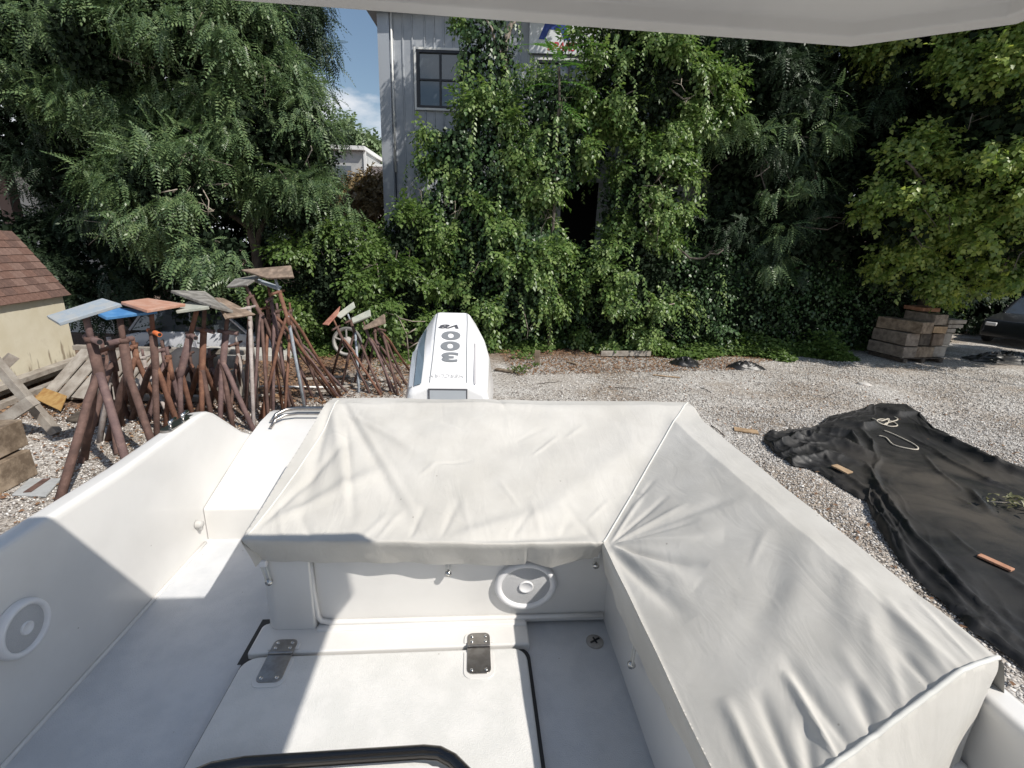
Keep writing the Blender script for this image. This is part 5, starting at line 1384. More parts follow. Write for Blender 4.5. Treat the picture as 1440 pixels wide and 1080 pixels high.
# ================================================================== BOAT STANDS
def stand(label, pad, padmat_, joint, feet, rp=0.038, rl=0.030, mt=rust1, mt2=None, handle=None, hm=None, group='rusty boat stands stored in the yard', base_r=None, th=0.04):
    rp *= 1.2; rl *= 1.22
    J = AT(*joint)
    o = Vector((J.x, J.y, 0)); t = thing('boat_stand', o, label, 'boat stand', group); lc = Local(o)
    if pad:
        Q = [AT(*q) for q in pad]; ctr = sum(Q, Vector()) / 4
        b = MB(); b.slab([lc(q) for q in Q], th); pd = b.build('pad', padmat_, t, 0.006)
        n_ = (Q[1] - Q[0]).cross(Q[3] - Q[0]).normalized(); n_ = n_ if n_.z > 0 else -n_
        tp_ = ctr - n_ * (th + 0.005)
        b = MB(); s_ = 0.28
        c4 = [ctr + (q - ctr) * s_ - n_ * (th + 0.002) for q in Q]; b.slab([lc(q) for q in c4], 0.012); b.build('pad_plate', mt, t)
    else:
        tp_ = J + Vector((0, 0, 0.35))
    tp_ = lc(tp_); Jl = lc(J)
    b = MB(); b.tube([tp_, tp_.lerp(Jl, 0.5)], rp * 0.62, 12); b.build('screw_rod', mt2 or mt, t)
    hp = tp_.lerp(Jl, 0.40)
    b = MB(); b.lathe([(rp * .9, -.035), (rp * 1.18, -.03), (rp * 1.18, .02), (rp * .8, .025)], hp, None, 12); b.tube([tp_.lerp(Jl, 0.42), Jl, Jl + (Jl - tp_).normalized() * 0.12], rp, 12); b.build('post', mt, t)
    hp = tp_.lerp(Jl, 0.40)
    if handle is None: handle = (random.uniform(-0.4, 0.4), -0.9)
    hd = Vector((handle[0], handle[1], -0.12)).normalized()
    b = MB(); b.tube([hp - hd * 0.11, hp + hd * 0.17], [rp * 0.62, rp * 0.7], 10);     hb_ = b.build('handle', hm or mt, t)
    if rp > 0.036:
        b = MB(); q_ = hd.to_track_quat('Z', 'Y').to_matrix(); b.lathe([(rp * .52, 0.0), (0.0, 0.0)], hp + hd * 0.1705, q_, 12); b.build('bore_shade_disc', dark_in, hb_)  # flat black disc painted as the unlit hollow of the pipe
    for k, f in enumerate(feet):
        F_ = lc(G(*f, 0.0)) if len(f) == 2 else lc(Vector(f))
        s0 = Jl + Vector((0, 0, 0.03 * k)); h = Vector((F_.x - s0.x, F_.y - s0.y, 0))
        pts = [s0 + h * 0.02, s0 + h * 0.10 + Vector((0, 0, (F_.z - s0.z) * 0.06)), s0 + h * 0.26 + Vector((0, 0, (F_.z - s0.z) * 0.2)), s0 + h * 0.45 + Vector((0, 0, (F_.z - s0.z) * 0.42)), F_]
        b = MB(); b.tube(pts, rl, 10); b.build('leg', mt if k != 1 else (mt2 or mt), t)
    return t
stand('front left boat stand with worn pale blue pad tilted to the left', [(65, 444, 5.15), (144, 419, 5.55), (170, 427, 5.4), (82, 454, 5.0)], pad_blue_w, (140, 528, 5.3), [(80, 716), (190, 690), (118, 648)], 0.046, 0.036, rust1, rust2, handle=(0.9, -0.4), hm=rust2)
stand('boat stand with bright blue pad, second from the left', [(138, 440, 5.75), (160, 432, 6.1), (222, 437, 6.2), (150, 446, 5.7)], pad_blue, (181, 530, 5.85), [(225, 655), (152, 620), (190, 585)], 0.046, 0.036, rust1, handle=(-0.5, -0.9), hm=rust2)
stand('boat stand with faded orange pad and orange handle', [(170, 424, 6.05), (208, 419, 6.5), (261, 427, 6.35), (207, 436, 5.9)], pad_or, (219, 518, 6.2), [(221, 625), (256, 612), (185, 590)], 0.038, 0.032, rust1, rust3, handle=(0.9, -0.5), hm=orange_m)
stand('boat stand with flat grey green pad beside the orange one', [(247, 437, 6.25), (265, 423, 6.8), (297, 427, 6.7), (293, 431, 6.35)], pad_gr, (254, 525, 6.5), [(254, 608), (275, 600), (232, 585)], 0.040, 0.030, rust2, rust3, handle=(0.8, -0.6), hm=rust2)
stand('boat stand with large dark pad tilted up to the left', [(240, 408, 6.75), (288, 409, 7.15), (328, 437, 6.8), (297, 429, 6.35)], pad_dk, (284, 520, 6.75), [(284, 603), (300, 600), (262, 575), (316, 580)], 0.036, 0.030, rust3, rust1, handle=(0.95, -0.2), hm=rust2)
stand('boat stand right of the front row with pad sloping down to the right', [(304, 418, 6.95), (314, 419, 7.35), (360, 442, 7.0), (320, 447, 6.55)], pad_br, (313, 515, 6.85), [(309, 606), (328, 604), (357, 606), (293, 580)], 0.038, 0.030, rust2, rust1, handle=(0.9, 0.1))
stand('padless red brown stand nested behind the blue pad stand', None, None, (192, 505, 7.2), [(224, 580), (170, 590), (212, 560)], 0.036, 0.03, rust3, handle=(0.3, -0.9))
stand('padless brown stand nested behind the front left stand', None, None, (160, 510, 6.2), [(113, 652), (140, 622), (172, 600)], 0.036, 0.03, rust1, rust5, handle=(-0.2, -0.9), hm=rust3)
stand('thin padless stand nested between the blue and orange pad stands', None, None, (205, 520, 7.5), [(240, 590), (262, 585), (190, 575)], 0.026, 0.022, rust5, rust2)
stand('padless stand nested behind the grey green pad stand', None, None, (268, 515, 7.7), [(240, 570), (300, 575), (275, 560)], 0.03, 0.026, rust1, rust3)
stand('padless dark stand squeezed between the first two pad stands', None, None, (150, 515, 6.7), [(165, 640), (135, 600), (182, 590)], 0.034, 0.028, rust1, rust1, handle=(0.6, -0.8))
stand('padless purple brown stand right behind the orange pad stand', None, None, (233, 510, 7.1), [(206, 600), (262, 600), (240, 570)], 0.034, 0.028, rust2, rust1, handle=(-0.3, -0.9))
stand('padless rusty stand between the orange pad and the grey green pad', None, None, (240, 522, 6.4), [(232, 612), (262, 604), (205, 580)], 0.030, 0.026, rust3, rust2, handle=(0.5, -0.8))
stand('short padless stand behind the dark tilted pad', None, None, (298, 520, 7.4), [(275, 585), (330, 590), (300, 565)], 0.030, 0.026, rust1, rust2)
stand('padless stand at the back between front row and tall group', None, None, (335, 500, 7.8), [(322, 590), (352, 575), (338, 560)], 0.026, 0.022, rust1, rust5)
# tall thin stands in the middle
stand('tallest boat stand with brown board on top and one blue grey leg', [(339, 379, 7.5), (409, 373, 7.6), (413, 389, 7.3), (376, 391, 7.3)], pad_br, (404, 447, 7.35), [(366, 590), (429, 577), (480, 557)], 0.026, 0.021, rust3, rust4, th=0.03)
stand('tall boat stand with dark pad hanging low to the left', [(318, 403, 7.3), (330, 392, 7.6), (372, 384, 7.7), (347, 400, 7.25)], pad_dk, (368, 445, 7.5), [(378, 600), (355, 595), (415, 578)], 0.028, 0.021, rust1, rust2, th=0.03)
stand('tall boat stand under a narrow pale blue board', [(358, 394, 7.6), (364, 392, 7.85), (396, 403, 7.8), (392, 406, 7.55)], pad_blue_w, (386, 448, 7.6), [(384, 592), (474, 560), (408, 580)], 0.026, 0.021, rust2, rust3, th=0.03)
stand('tall padless stand with pale thin legs next to the tallest stand', None, None, (378, 450, 7.7), [(371, 600), (466, 556), (398, 578)], 0.024, 0.02, rust3, rust1)
stand('padless stand with one whitish leg at the left of the tall group', None, None, (352, 452, 7.2), [(357, 605), (345, 590), (362, 575)], 0.026, 0.023, rust5, rust1)
stand('tall dark rusty stand at the back of the tall group', None, None, (392, 455, 8.1), [(405, 580), (440, 560), (380, 575)], 0.026, 0.021, rust1, rust2)
stand('thin brown stand at the right flank of the tall group', None, None, (410, 455, 7.9), [(455, 566), (400, 590), (425, 560)], 0.022, 0.019, rust1, rust3)
stand('slanting stand leaning against the back of the tall group', None, None, (412, 478, 8.2), [(478, 560), (488, 552), (430, 570)], 0.022, 0.02, rust2, rust2)
# the leaning group behind
stand('leaning stand with a tilted rust red plate', [(453, 456, 8.9), (478, 430, 9.2), (475, 441, 9.1), (461, 457, 8.8)], pad_rd, (483, 480, 9.0), [(520, 553), (536, 556), (467, 528)], 0.024, 0.02, rust1, rust3, th=0.02)
stand('leaning stand with a grey board edge raised behind the red plate', [(471, 443, 9.1), (497, 424, 9.3), (499, 431, 9.25), (478, 447, 9.0)], pad_gr, (500, 470, 9.2), [(537, 554), (505, 552), (480, 545)], 0.024, 0.02, rust1, rust4, th=0.03)
stand('leaning stand with pale grey wooden pad in the middle', [(494, 447, 9.0), (520, 435, 9.1), (521, 444, 9.0), (496, 454, 8.9)], pad_gr, (520, 478, 9.0), [(556, 554), (566, 548), (498, 540)], 0.022, 0.02, rust2, rust1, th=0.04)
stand('leaning stand with brownish wooden pad nearest the outboard motor', [(512, 459, 8.9), (540, 441, 9.0), (541, 453, 8.9), (510, 462, 8.8)], pad_br, (537, 471, 9.0), [(570, 540), (578, 524), (560, 556)], 0.024, 0.02, rust1, rust3, handle=(0.9, -0.3), th=0.04)
stand('padless stand lying against the leaning group', None, None, (528, 480, 9.3), [(575, 545), (550, 552), (515, 535)], 0.022, 0.02, rust1, rust2)

# trailer wheel behind the leaning stands
wo_ = AT(487, 481, 9.8); wo_.z = 0
wh = thing('trailer_wheel', wo_, 'old pale wheel leaning behind the leaning stands', 'wheel')
b = MB(); R_ = Matrix.Rotation(rad(80), 3, 'X')
zc_ = AT(487, 481, 9.8).z
b.lathe([(0.27, -0.05), (0.30, -0.06), (0.315, 0), (0.30, 0.06), (0.27, 0.05)], (0, 0.05, zc_), R_, 32); b.build('tyre', mk('pale weathered tyre', (0.16, 0.155, 0.145), rough=.8), wh)
b = MB(); b.lathe([(0.27, 0.05), (0.25, 0.04), (0.24, -0.02), (0.27, -0.05)], (0, 0.05, zc_), R_, 32); b.build('rim', mk('chalky rim', (0.34, 0.33, 0.31), rough=.6), wh)
b = MB(); b.lathe([(0.0, 0.05), (0.07, 0.05), (0.11, 0.0), (0.11, -0.04)], (0, 0.03, zc_), R_, 20)
for k in range(5):
    a = k * 1.257 + .3; b.beam((0, 0.03, zc_), (0.26 * math.cos(a), 0.03, zc_ + 0.26 * math.sin(a)), 0.04, 0.02)
b.build('hub', mk('grey hub', (0.35, 0.33, 0.31), rough=.6), wh)

# ================================================================== TIMBER AND SCRAP, LEFT
def boards(parent, specs, mat_, name='plank', bev=0.004):
    lc = Local(parent.location)
    for a, c, w_, h_ in specs:
        b = MB(); b.beam(lc(Vector(a)), lc(Vector(c)), w_, h_, j=0.004); b.build(name, mat_, parent, bev)
tp_o = Vector((-6.4, 8.3, 0))
tpal = thing('timber_rack', tp_o, 'weathered grey timber rack of beams and sloping planks behind the front stands', 'timber rack')
boards(tpal, [((-7.95, 8.35, 0.76), (-4.95, 8.5, 0.74), 0.10, 0.09), ((-7.95, 8.05, 0.36), (-4.9, 8.2, 0.36), 0.09, 0.09), ((-7.9, 7.6, 0.08), (-4.9, 7.75, 0.08), 0.12, 0.10)], wood_w, 'beam')
for i in range(6):
    x = -7.78 + i * 0.27
    boards(tpal, [((x, 7.45, 0.10), (x + 0.12, 8.28, 0.74), 0.235, 0.03)], wood_w)
boards(tpal, [((-6.1, 8.22, 0.60), (-4.9, 8.3, 0.60), 0.03, 0.24), ((-6.1, 8.14, 0.20), (-4.9, 8.2, 0.20), 0.03, 0.24), ((-4.85, 7.9, 0.30), (-4.85, 8.6, 0.30), 0.12, 0.5)], wood_w)
rs_o = Vector((-5.75, 8.1, 0))
rs = thing('rubber_sheet', rs_o, 'dark rubber sheet draped over the timber rack behind the stands', 'rubber sheet')
b = MB(); pr = [(8.62, .62), (8.5, .79), (8.3, .83), (8.1, .76), (8.02, .55), (7.95, .35), (7.9, .2)]
vs = [];
for i in range(9):
    for y_, z_ in pr: vs.append((-0.32 + i * 0.085 + 0.03 * math.sin(z_ * 9), y_ - 8.1 - 0.02 * math.sin(i * 1.7), z_ + 0.02 * math.sin(i * 1.1)))
b.add(vs, [(i * 7 + j, i * 7 + j + 1, (i + 1) * 7 + j + 1, (i + 1) * 7 + j) for i in range(8) for j in range(6)], True); b.build('sheet', mk('dark rubber sheeting', (0.05, 0.048, 0.05), rough=.7), rs)

def single(name, label, cat, mat_, fn, group=None, bev=0.004):
    b = MB(); o0 = fn(b)
    o = b.build(name, mat_, None, bev)
    me = o.data; o0 = Vector(o0)
    me.transform(Matrix.Translation(-o0)); o.location = o0
    return tag(o, label, cat, group)
# planks along the foot of the shed
sp = A_ + out * 0.25
for k, (lb_, da, db, oz, off_) in enumerate((('long grey plank lying along the foot of the yellow shed, against the wall', 0.1, 3.6, 0.16, 0.12), ('grey plank lying outermost along the foot of the shed', 0.2, 3.3, 0.06, 0.42),
                                             ('thin plank on top of the planks by the shed wall', 0.0, 2.6, 0.27, 0.22))):
    single('plank', lb_, 'plank', wood_w, lambda b, da=da, db=db, oz=oz, off_=off_: (b.beam(A_ + wd * da + out * off_ + Vector((0, 0, oz)), A_ + wd * db + out * off_ + Vector((0, 0, oz)), 0.2 if off_ < .4 else .14, 0.09, j=.004), A_ + wd * da + out * off_)[1], 'planks along the shed foot')
single('plywood_piece', 'yellowish brown plywood sheet lying tilted by the shed', 'plywood', mk('mouldy plywood', (0.30, 0.16, 0.05), (0.42, 0.27, 0.10), (0.25, 0.13, 0.05), ns=6, rough=.8, bump=.3, bs=30),
       lambda b: (b.slab([G(48, 560, .12), G(62, 545, .22), G(93, 556, .22), G(84, 577, .08)], .025), G(70, 565))[1])
# cross-shaped sawhorse
sw_o = AT(47, 565, 6.1); sw_o.z = 0
sw = thing('wooden_sawhorse', sw_o, 'grey wooden sawhorse of two crossing beams at the left edge', 'sawhorse')
foot = G(79, 609, 0.03); up_ = AT(-40, 470, 6.05)
boards(sw, [(foot, up_, 0.11, 0.11)], wood_w, 'leg'); boards(sw, [(AT(-70, 640, 5.75), AT(47, 563, 5.95), 0.12, 0.14)], wood_w, 'crossbeam')
boards(sw, [(G(-130, 640, 0.03), AT(20, 500, 6.3), 0.11, 0.11)], wood_w, 'leg')
single('timber_block', 'upper of the two heavy timber blocks at the left edge', 'timber block', wood_b, lambda b: (b.box((-5.95, 4.72, 0.52), (0.8, 0.55, 0.33), rz=0.15, j=.008), (-5.77, 4.72, .35))[1], 'timber blocks at the left edge', .012)
single('timber_block', 'lower of the two heavy timber blocks at the left edge', 'timber block', wood_b, lambda b: (b.box((-5.90, 4.66, 0.17), (0.8, 0.6, 0.33), rz=0.1, j=.008), (-5.72, 4.66, 0))[1], 'timber blocks at the left edge', .012)
# loose pad plate lying on the gravel
lp = thing('loose_stand_pad', G(50, 683), 'grey board pad with a rusty strap lying flat on the gravel', 'board')
b = MB(); c_ = G(50, 683); q = [G(16, 695, .03) - c_, G(42, 672, .03) - c_, G(86, 672, .03) - c_, G(64, 697, .03) - c_]; b.slab(q, .028); b.build('board', mk('grey plastic board', (0.34, .35, .35), (.40, .41, .41), ns=12, rough=.6), lp, .008)
b = MB(); b.beam(G(38, 692, .036) - c_, G(66, 673, .036) - c_, .07, .008); b.build('strap', rust1, lp)
single('pipe', 'white plastic pipe lying on the ground behind the tall stands', 'pipe', trim_w, lambda b: (b.tube([G(330, 543, .03), G(480, 545, .03)], .022, 10), G(400, 544))[1], None, 0)
single('concrete_slab', 'pale concrete slab on the ground behind the right front stand', 'slab', mk('concrete', (0.42, 0.41, 0.38), (0.5, 0.49, 0.46), ns=9, rough=.85, bump=.2, bs=40),
       lambda b: (b.box((-6.6, 11.2, 0.06), (2.4, 0.9, 0.16), rz=.05), (-6.6, 11.2, 0))[1], None, .01)
single('wood_board', 'dark board lying between the sawhorse and the front stands', 'board', wood_dk, lambda b: (b.slab([G(92, 590, .05), G(108, 578, .05), G(150, 582, .05), G(140, 596, .05)], .03), G(120, 587))[1])
for k, (a, c, w_, lb_) in enumerate((((430, 533), (520, 527), .12, 'flat board on the ground under the leaning stands, farther one'), ((445, 552), (500, 540), .10, 'flat board on the ground under the leaning stands, nearer one'),
                                     ((340, 560), (400, 552), .08, 'stick lying between the feet of the tall stands'))):
    single('wood_scrap', lb_, 'board', wood_w, lambda b, a=a, c=c, w_=w_: (b.beam(G(*a, .03), G(*c, .04), w_, .03), G(*a))[1])

# ================================================================== CARS
def car(name, loc, rz, label, cat, paint, L=4.5, W=1.8, H=1.48, pickup=False):
    t = thing(name, loc, label, cat, rz=rz)
    h = W / 2
    belt = 0.62 * H
    def ring(x, zt, hw, zb=0.28): return [(x, -hw, zb), (x, -hw * 1.0, zt * 0.6 + zb * .4), (x, -hw * .94, zt), (x, hw * .94, zt), (x, hw, zt * 0.6 + zb * .4), (x, hw, zb)]
    b = MB()
    st = [(-L / 2, .55, h * .86), (-L / 2 + .12, belt * .86, h * .93), (-L / 2 + .5, belt * .95, h), (-.9, belt, h), (.9, belt, h), (L / 2 - .9, belt * .93, h * .98), (L / 2 - .2, belt * .8, h * .92), (L / 2, .5, h * .82)]
    b.loft([ring(*q) for q in st], closed=True, cap=True, smooth=False); b.build('body', paint, t, .03)
    b = MB(); x0, x1 = (-.2, 1.1) if pickup else (-1.75, .95)
    cab = [(x0 - .25, belt, .86), (x0 + .15, H, .70), (x1 - .55, H, .70), (x1 + .15, belt, .86)]
    b.loft([[(x, -h * k_, z - .02), (x, h * k_, z - .02)] for x, z, k_ in cab], closed=False)
    n_ = [[(x, s * h * k_, z) for x, z, k_ in cab] for s in (-1, 1)]
    b.add(n_[0], [(0, 1, 2, 3)]); b.add(n_[1], [(3, 2, 1, 0)]); b.build('cabin', glass, t)
    b = MB(); b.box(((x0 + .15 + x1 - .55) / 2, 0, H + .01), (x1 - .55 - x0 - .15 + .1, h * 1.42, .05)); b.build('roof', paint, t, .02)
    for s in (-1, 1):
        for (xa, za, ka), (xb, zb_, kb) in ((cab[0], cab[1]), (cab[3], cab[2]), (((x0 + x1) / 2, belt, .86), ((x0 + x1) / 2, H, .70))):
            b = MB(); b.beam((xa, s * h * ka, za), (xb, s * h * kb, zb_), .07, .05); b.build('pillar', paint, t)
        for x in (-L / 2 + .85, L / 2 - .9):
            b = MB(); b.lathe([(0.0, -.1), (.3, -.1), (.32, -.06), (.32, .06), (.3, .1), (0, .1)], (x, s * (h - .1), .32), Matrix.Rotation(rad(90), 3, 'X'), 24); wl = b.build('wheel', rubber, t)
            b = MB(); b.lathe([(.2, 0), (.17, .015), (0, .02)], (x, s * (h + .002), .32), Matrix.Rotation(rad(90) * s, 3, 'X'), 20); b.build('rim', steel, wl)
        b = MB(); b.box((L / 2 - .12, s * h * .62, belt * .66), (.12, .3, .12)); b.build('headlight', bezel_m, t, .02)
        b = MB(); b.box((-.1, s * (h + .004), belt * .72), (.16, .02, .03)); b.build('door_handle', trim_grey, t)
    return t
car('parked_car', (-8.3, 13.3, -0.62), rad(2), 'white car parked behind the timber rack and front stands', 'car', mk('white car paint', (0.62, 0.64, 0.68), rough=.25, coat=.6), H=1.5)
car('dark_car', (19.6, 17.6, 0), rad(205), 'dark car with sky reflected in its glass, half hidden by leaves at the right edge', 'car', mk('black car paint', (0.015, 0.016, 0.018), rough=.3, coat=.4), L=5.0, W=1.95, H=1.75, pickup=False)

# ================================================================== TIMBER STACK ON PALLET, RIGHT
pr_ = rad(9); po = Vector((10.95, 13.15, 0))
pal = thing('wooden_pallet', po, 'dark wooden pallet under the stacked timber blocks', 'pallet', rz=pr_)
for k in range(3): b = MB(); b.box((0.05 + .09 + k * .6, 0.55, 0.06), (0.12, 1.15, 0.10)); b.build('runner', wood_dk, pal, .004)
for k in range(7): b = MB(); b.box((0.72, 0.06 + k * .165, 0.125), (1.45, 0.12, 0.022), j=.002); b.build('deck_board', wood_dk, pal, .003)
def rot_p(u, v, z): c_, s_ = math.cos(pr_), math.sin(pr_); return Vector((po.x + u * c_ - v * s_, po.y + u * s_ + v * c_, z))
WB = [wood_b, mk('dark stained timber', (0.085, 0.062, 0.045), (0.20, 0.15, 0.11), (0.28, 0.22, 0.17), ns=5, rough=.85, bump=.6, bs=40, lo=.35, hi=.6), mk('greyed timber', (0.15, 0.12, 0.095), (0.28, 0.235, 0.19), (0.36, 0.31, 0.26), ns=8, rough=.85, bump=.6, bs=40, lo=.35, hi=.6)]
blk = [ # u0,u1,v0,v1,z0,z1,dr,mat,label
    (0.00, 0.40, 0.0, 1.15, .145, .42, .02, wood_b, 'big dark timber in the bottom left of the stack on the pallet'),
    (0.42, 0.98, 0.03, 1.15, .145, .42, -.02, wood_b, 'wide timber at the bottom middle of the stack on the pallet'),
    (1.00, 1.40, 0.06, 1.1, .145, .42, .03, wood_w, 'pale end timber at the bottom right of the stack on the pallet'),
    (0.03, 0.42, 0.0, 1.12, .43, .74, -.02, wood_b, 'timber with light knot in the second row, left'),
    (0.44, 0.80, 0.04, 1.15, .43, .74, .02, wood_dk, 'dark timber in the second row, second from the left'),
    (0.82, 1.17, 0.02, 1.12, .43, .74, -.01, wood_b, 'timber with split end in the second row, third from the left'),
    (1.19, 1.52, 0.10, 1.1, .43, .74, .03, wood_w, 'pale grey timber in the second row, far right'),
    (0.10, 0.55, -0.10, 1.1, .75, 1.03, .22, wood_b, 'long timber lying askew on top of the stack at its left'),
    (0.72, 1.13, 0.0, 0.9, .75, .93, -.04, wood_tan, 'thin yellowish plank in the third row of the stack'),
    (1.15, 1.50, 0.05, 0.9, .75, .86, .02, wood_w, 'lowest of the pale boards stacked at the right of the pile'),
    (1.17, 1.66, 0.02, 0.9, .87, .97, .05, wood_w, 'middle pale board of the right-hand pile'),
    (1.16, 1.68, 0.0, 0.9, .98, 1.08, -.03, wood_w, 'top pale board of the right-hand pile'),
    (0.68, 1.12, 0.05, 0.95, .94, 1.20, .05, wood_b, 'square brown timber crowning the middle of the stack'),
    (0.80, 1.30, 0.45, 1.1, 1.21, 1.32, -.1, wood_red, 'orange brown board on the very top of the stack')]
SX, SZ = 1.10, 1.17
for u0, u1, v0, v1, z0, z1, dr, mt, lb_ in blk:
    u0, u1, z0, z1 = u0 * SX, u1 * SX, .145 + (z0 - .145) * SZ, .145 + (z1 - .145) * SZ
    cc_ = rot_p((u0 + u1) / 2, (v0 + v1) / 2, z0)
    b = MB(); b.box((0, 0, (z1 - z0) / 2), (u1 - u0 - .018, v1 - v0, z1 - z0 - .012), j=.010)
    kb = len([q for q in C.objects if q.name.startswith('timber_block')])
    if mt is wood_b: mt = WB[kb % 3]
    cc_ = cc_ + Vector((random.uniform(-.01, .01), random.uniform(-.05, .05), 0))
    o = b.build('timber_block', mt, None, .016); o.location = cc_; o.rotation_euler = (0, 0, pr_ + dr)
    tag(o, lb_, 'timber block', 'timber blocks stacked on the pallet')

# ================================================================== TARP AND SMALL THINGS, RIGHT
tarp_m = mk('black tarpaulin', (0.010, 0.010, 0.011), (0.016, 0.016, 0.016), ns=2.5, rough=0.5, spec=0.4, bump=0.12, bs=60)
def tarp_dirt(m):
    n = m.node_tree.nodes; l = m.node_tree.links; p = n['Principled BSDF']
    t = n.new('ShaderNodeTexCoord'); z = n.new('ShaderNodeTexNoise'); z.inputs['Scale'].default_value = 1.1; z.inputs['Detail'].default_value = 8; z.inputs['Roughness'].default_value = .65
    z.inputs['Distortion'].default_value = .6
    l.new(t.outputs['Object'], z.inputs['Vector'])
    r_ = n.new('ShaderNodeValToRGB'); r_.color_ramp.elements[0].position = .36; r_.color_ramp.elements[1].position = .60; r_.color_ramp.elements[1].color = (.75, .75, .75, 1)
    l.new(z.outputs['Fac'], r_.inputs[0])
    mx = n.new('ShaderNodeMix'); mx.data_type = 'RGBA'; mx.inputs['B'].default_value = (0.075, 0.064, 0.050, 1)
    vm = n.new('ShaderNodeVectorMath'); vm.operation = 'DISTANCE'; vm.inputs[1].default_value = (5.75, 5.1, 0)
    l.new(t.outputs['Object'], vm.inputs[0])
    fo = n.new('ShaderNodeMapRange'); fo.inputs[1].default_value = 0.5; fo.inputs[2].default_value = 1.9; fo.inputs[3].default_value = 1.0; fo.inputs[4].default_value = 0.06
    l.new(vm.outputs['Value'], fo.inputs[0])
    mm = n.new('ShaderNodeMath'); mm.operation = 'MULTIPLY'; l.new(fo.outputs[0], mm.inputs[0]); l.new(r_.outputs[0], mm.inputs[1])
    l.new(mm.outputs[0], mx.inputs['Factor']); l.new(p.inputs['Base Color'].links[0].from_socket, mx.inputs['A']); l.new(mx.outputs['Result'], p.inputs['Base Color'])
    rr = n.new('ShaderNodeMapRange'); rr.inputs[3].default_value = .48; rr.inputs[4].default_value = .8; l.new(r_.outputs[0], rr.inputs[0]); l.new(rr.outputs[0], p.inputs['Roughness'])
tarp_dirt(tarp_m)
lowE = [(1073, 622), (1090, 640), (1112, 655), (1150, 666), (1185, 690), (1218, 708), (1228, 735), (1262, 790), (1300, 830), (1360, 885), (1440, 945), (1540, 1010)]
upE = [(1076, 612), (1095, 611), (1150, 603), (1166, 588), (1203, 580), (1238, 568), (1274, 571), (1290, 580), (1312, 603), (1350, 622), (1400, 645), (1460, 668), (1560, 700), (1700, 740)]
def resample(pts, n):
    P = [G(*q) for q in pts]; d = [0]
    for i in range(1, len(P)): d.append(d[-1] + (P[i] - P[i - 1]).length)
    r_ = []
    for k in range(n + 1):
        s_ = d[-1] * k / n; i = max(1, min(len(P) - 1, next((q for q in range(1, len(d)) if d[q] >= s_ - 1e-9), len(P) - 1)))
        t = (s_ - d[i - 1]) / (d[i] - d[i - 1]); r_.append(P[i - 1].lerp(P[i], t))
    return r_
TF = []
for pts, w_, a_ in (
    ([(1080, 628), (1130, 613), (1190, 628), (1232, 642)], .085, .10), ([(1095, 640), (1140, 628), (1180, 640)], .05, .06), ([(1148, 602), (1196, 614), (1216, 640)], .10, .11),
    ([(1168, 590), (1214, 602), (1240, 592)], .09, .10), ([(1100, 652), (1160, 640), (1222, 656)], .07, .07), ([(1112, 618), (1150, 634), (1172, 655)], .05, .06),
    ([(1218, 652), (1236, 690), (1272, 742), (1332, 812), (1420, 890)], .06, .075), ([(1200, 690), (1250, 748), (1302, 802), (1384, 880)], .055, .07),
    ([(1188, 668), (1230, 702), (1262, 760), (1290, 806)], .05, .065), ([(1226, 700), (1252, 726), (1290, 780)], .03, .035), ([(1240, 760), (1290, 826), (1360, 884)], .06, .07),
    ([(1284, 598), (1340, 626), (1400, 656), (1500, 690)], .10, .11), ([(1276, 612), (1330, 646), (1384, 676), (1470, 706)], .05, .05), ([(1290, 625), (1345, 655), (1400, 684)], .03, .03),
    ([(1364, 688), (1376, 704), (1396, 722)], .05, .05), ([(1350, 702), (1376, 716)], .04, .04), ([(1300, 640), (1318, 662), (1352, 690)], .03, .028), ([(1236, 574), (1262, 584), (1288, 580)], .07, .09),
    ([(1236, 640), (1228, 664), (1240, 700), (1280, 760)], .04, .035), ([(1206, 600), (1226, 622), (1230, 648)], .05, .06), ([(1320, 850), (1370, 880), (1440, 930)], .05, .05),
    ([(1400, 800), (1440, 830), (1520, 880)], .05, .03), ([(1330, 745), (1370, 775), (1440, 812)], .035, .02)):
    P_q = [G(*q, 0.04) for q in pts]
    for i in range(len(P_q) - 1): TF.append((P_q[i].x, P_q[i].y, P_q[i + 1].x, P_q[i + 1].y, w_, a_, 0.0 if i else 1.0, 0.0 if i < len(P_q) - 2 else 1.0))
def tarp_ridges(x, y):
    x += .05 * noise.noise(Vector((x * 2.5, y * 2.5, 21))); y += .05 * noise.noise(Vector((x * 2.5, y * 2.5, 31)))
    h = 0.0
    for x0, y0, x1, y1, w_, a_, s0_, s1_ in TF:
        if x < min(x0, x1) - 3 * w_ or x > max(x0, x1) + 3 * w_ or y < min(y0, y1) - 3 * w_ or y > max(y0, y1) + 3 * w_: continue
        dx, dy = x1 - x0, y1 - y0; t = ((x - x0) * dx + (y - y0) * dy) / (dx * dx + dy * dy); tt = min(1, max(0, t))
        q = math.hypot(x - x0 - dx * tt, y - y0 - dy * tt) / w_
        f = max(0.0, 1 - q * 0.55) ** 2 * a_ * (1 - .7 * s0_ * (1 - tt) ** 2) * (1 - .7 * s1_ * tt ** 2)
        h = max(h, f) + 0.25 * min(h, f)
    return h
NU, NV = 230, 150
lo_, up__ = resample(lowE, NU), resample(upE, NU)
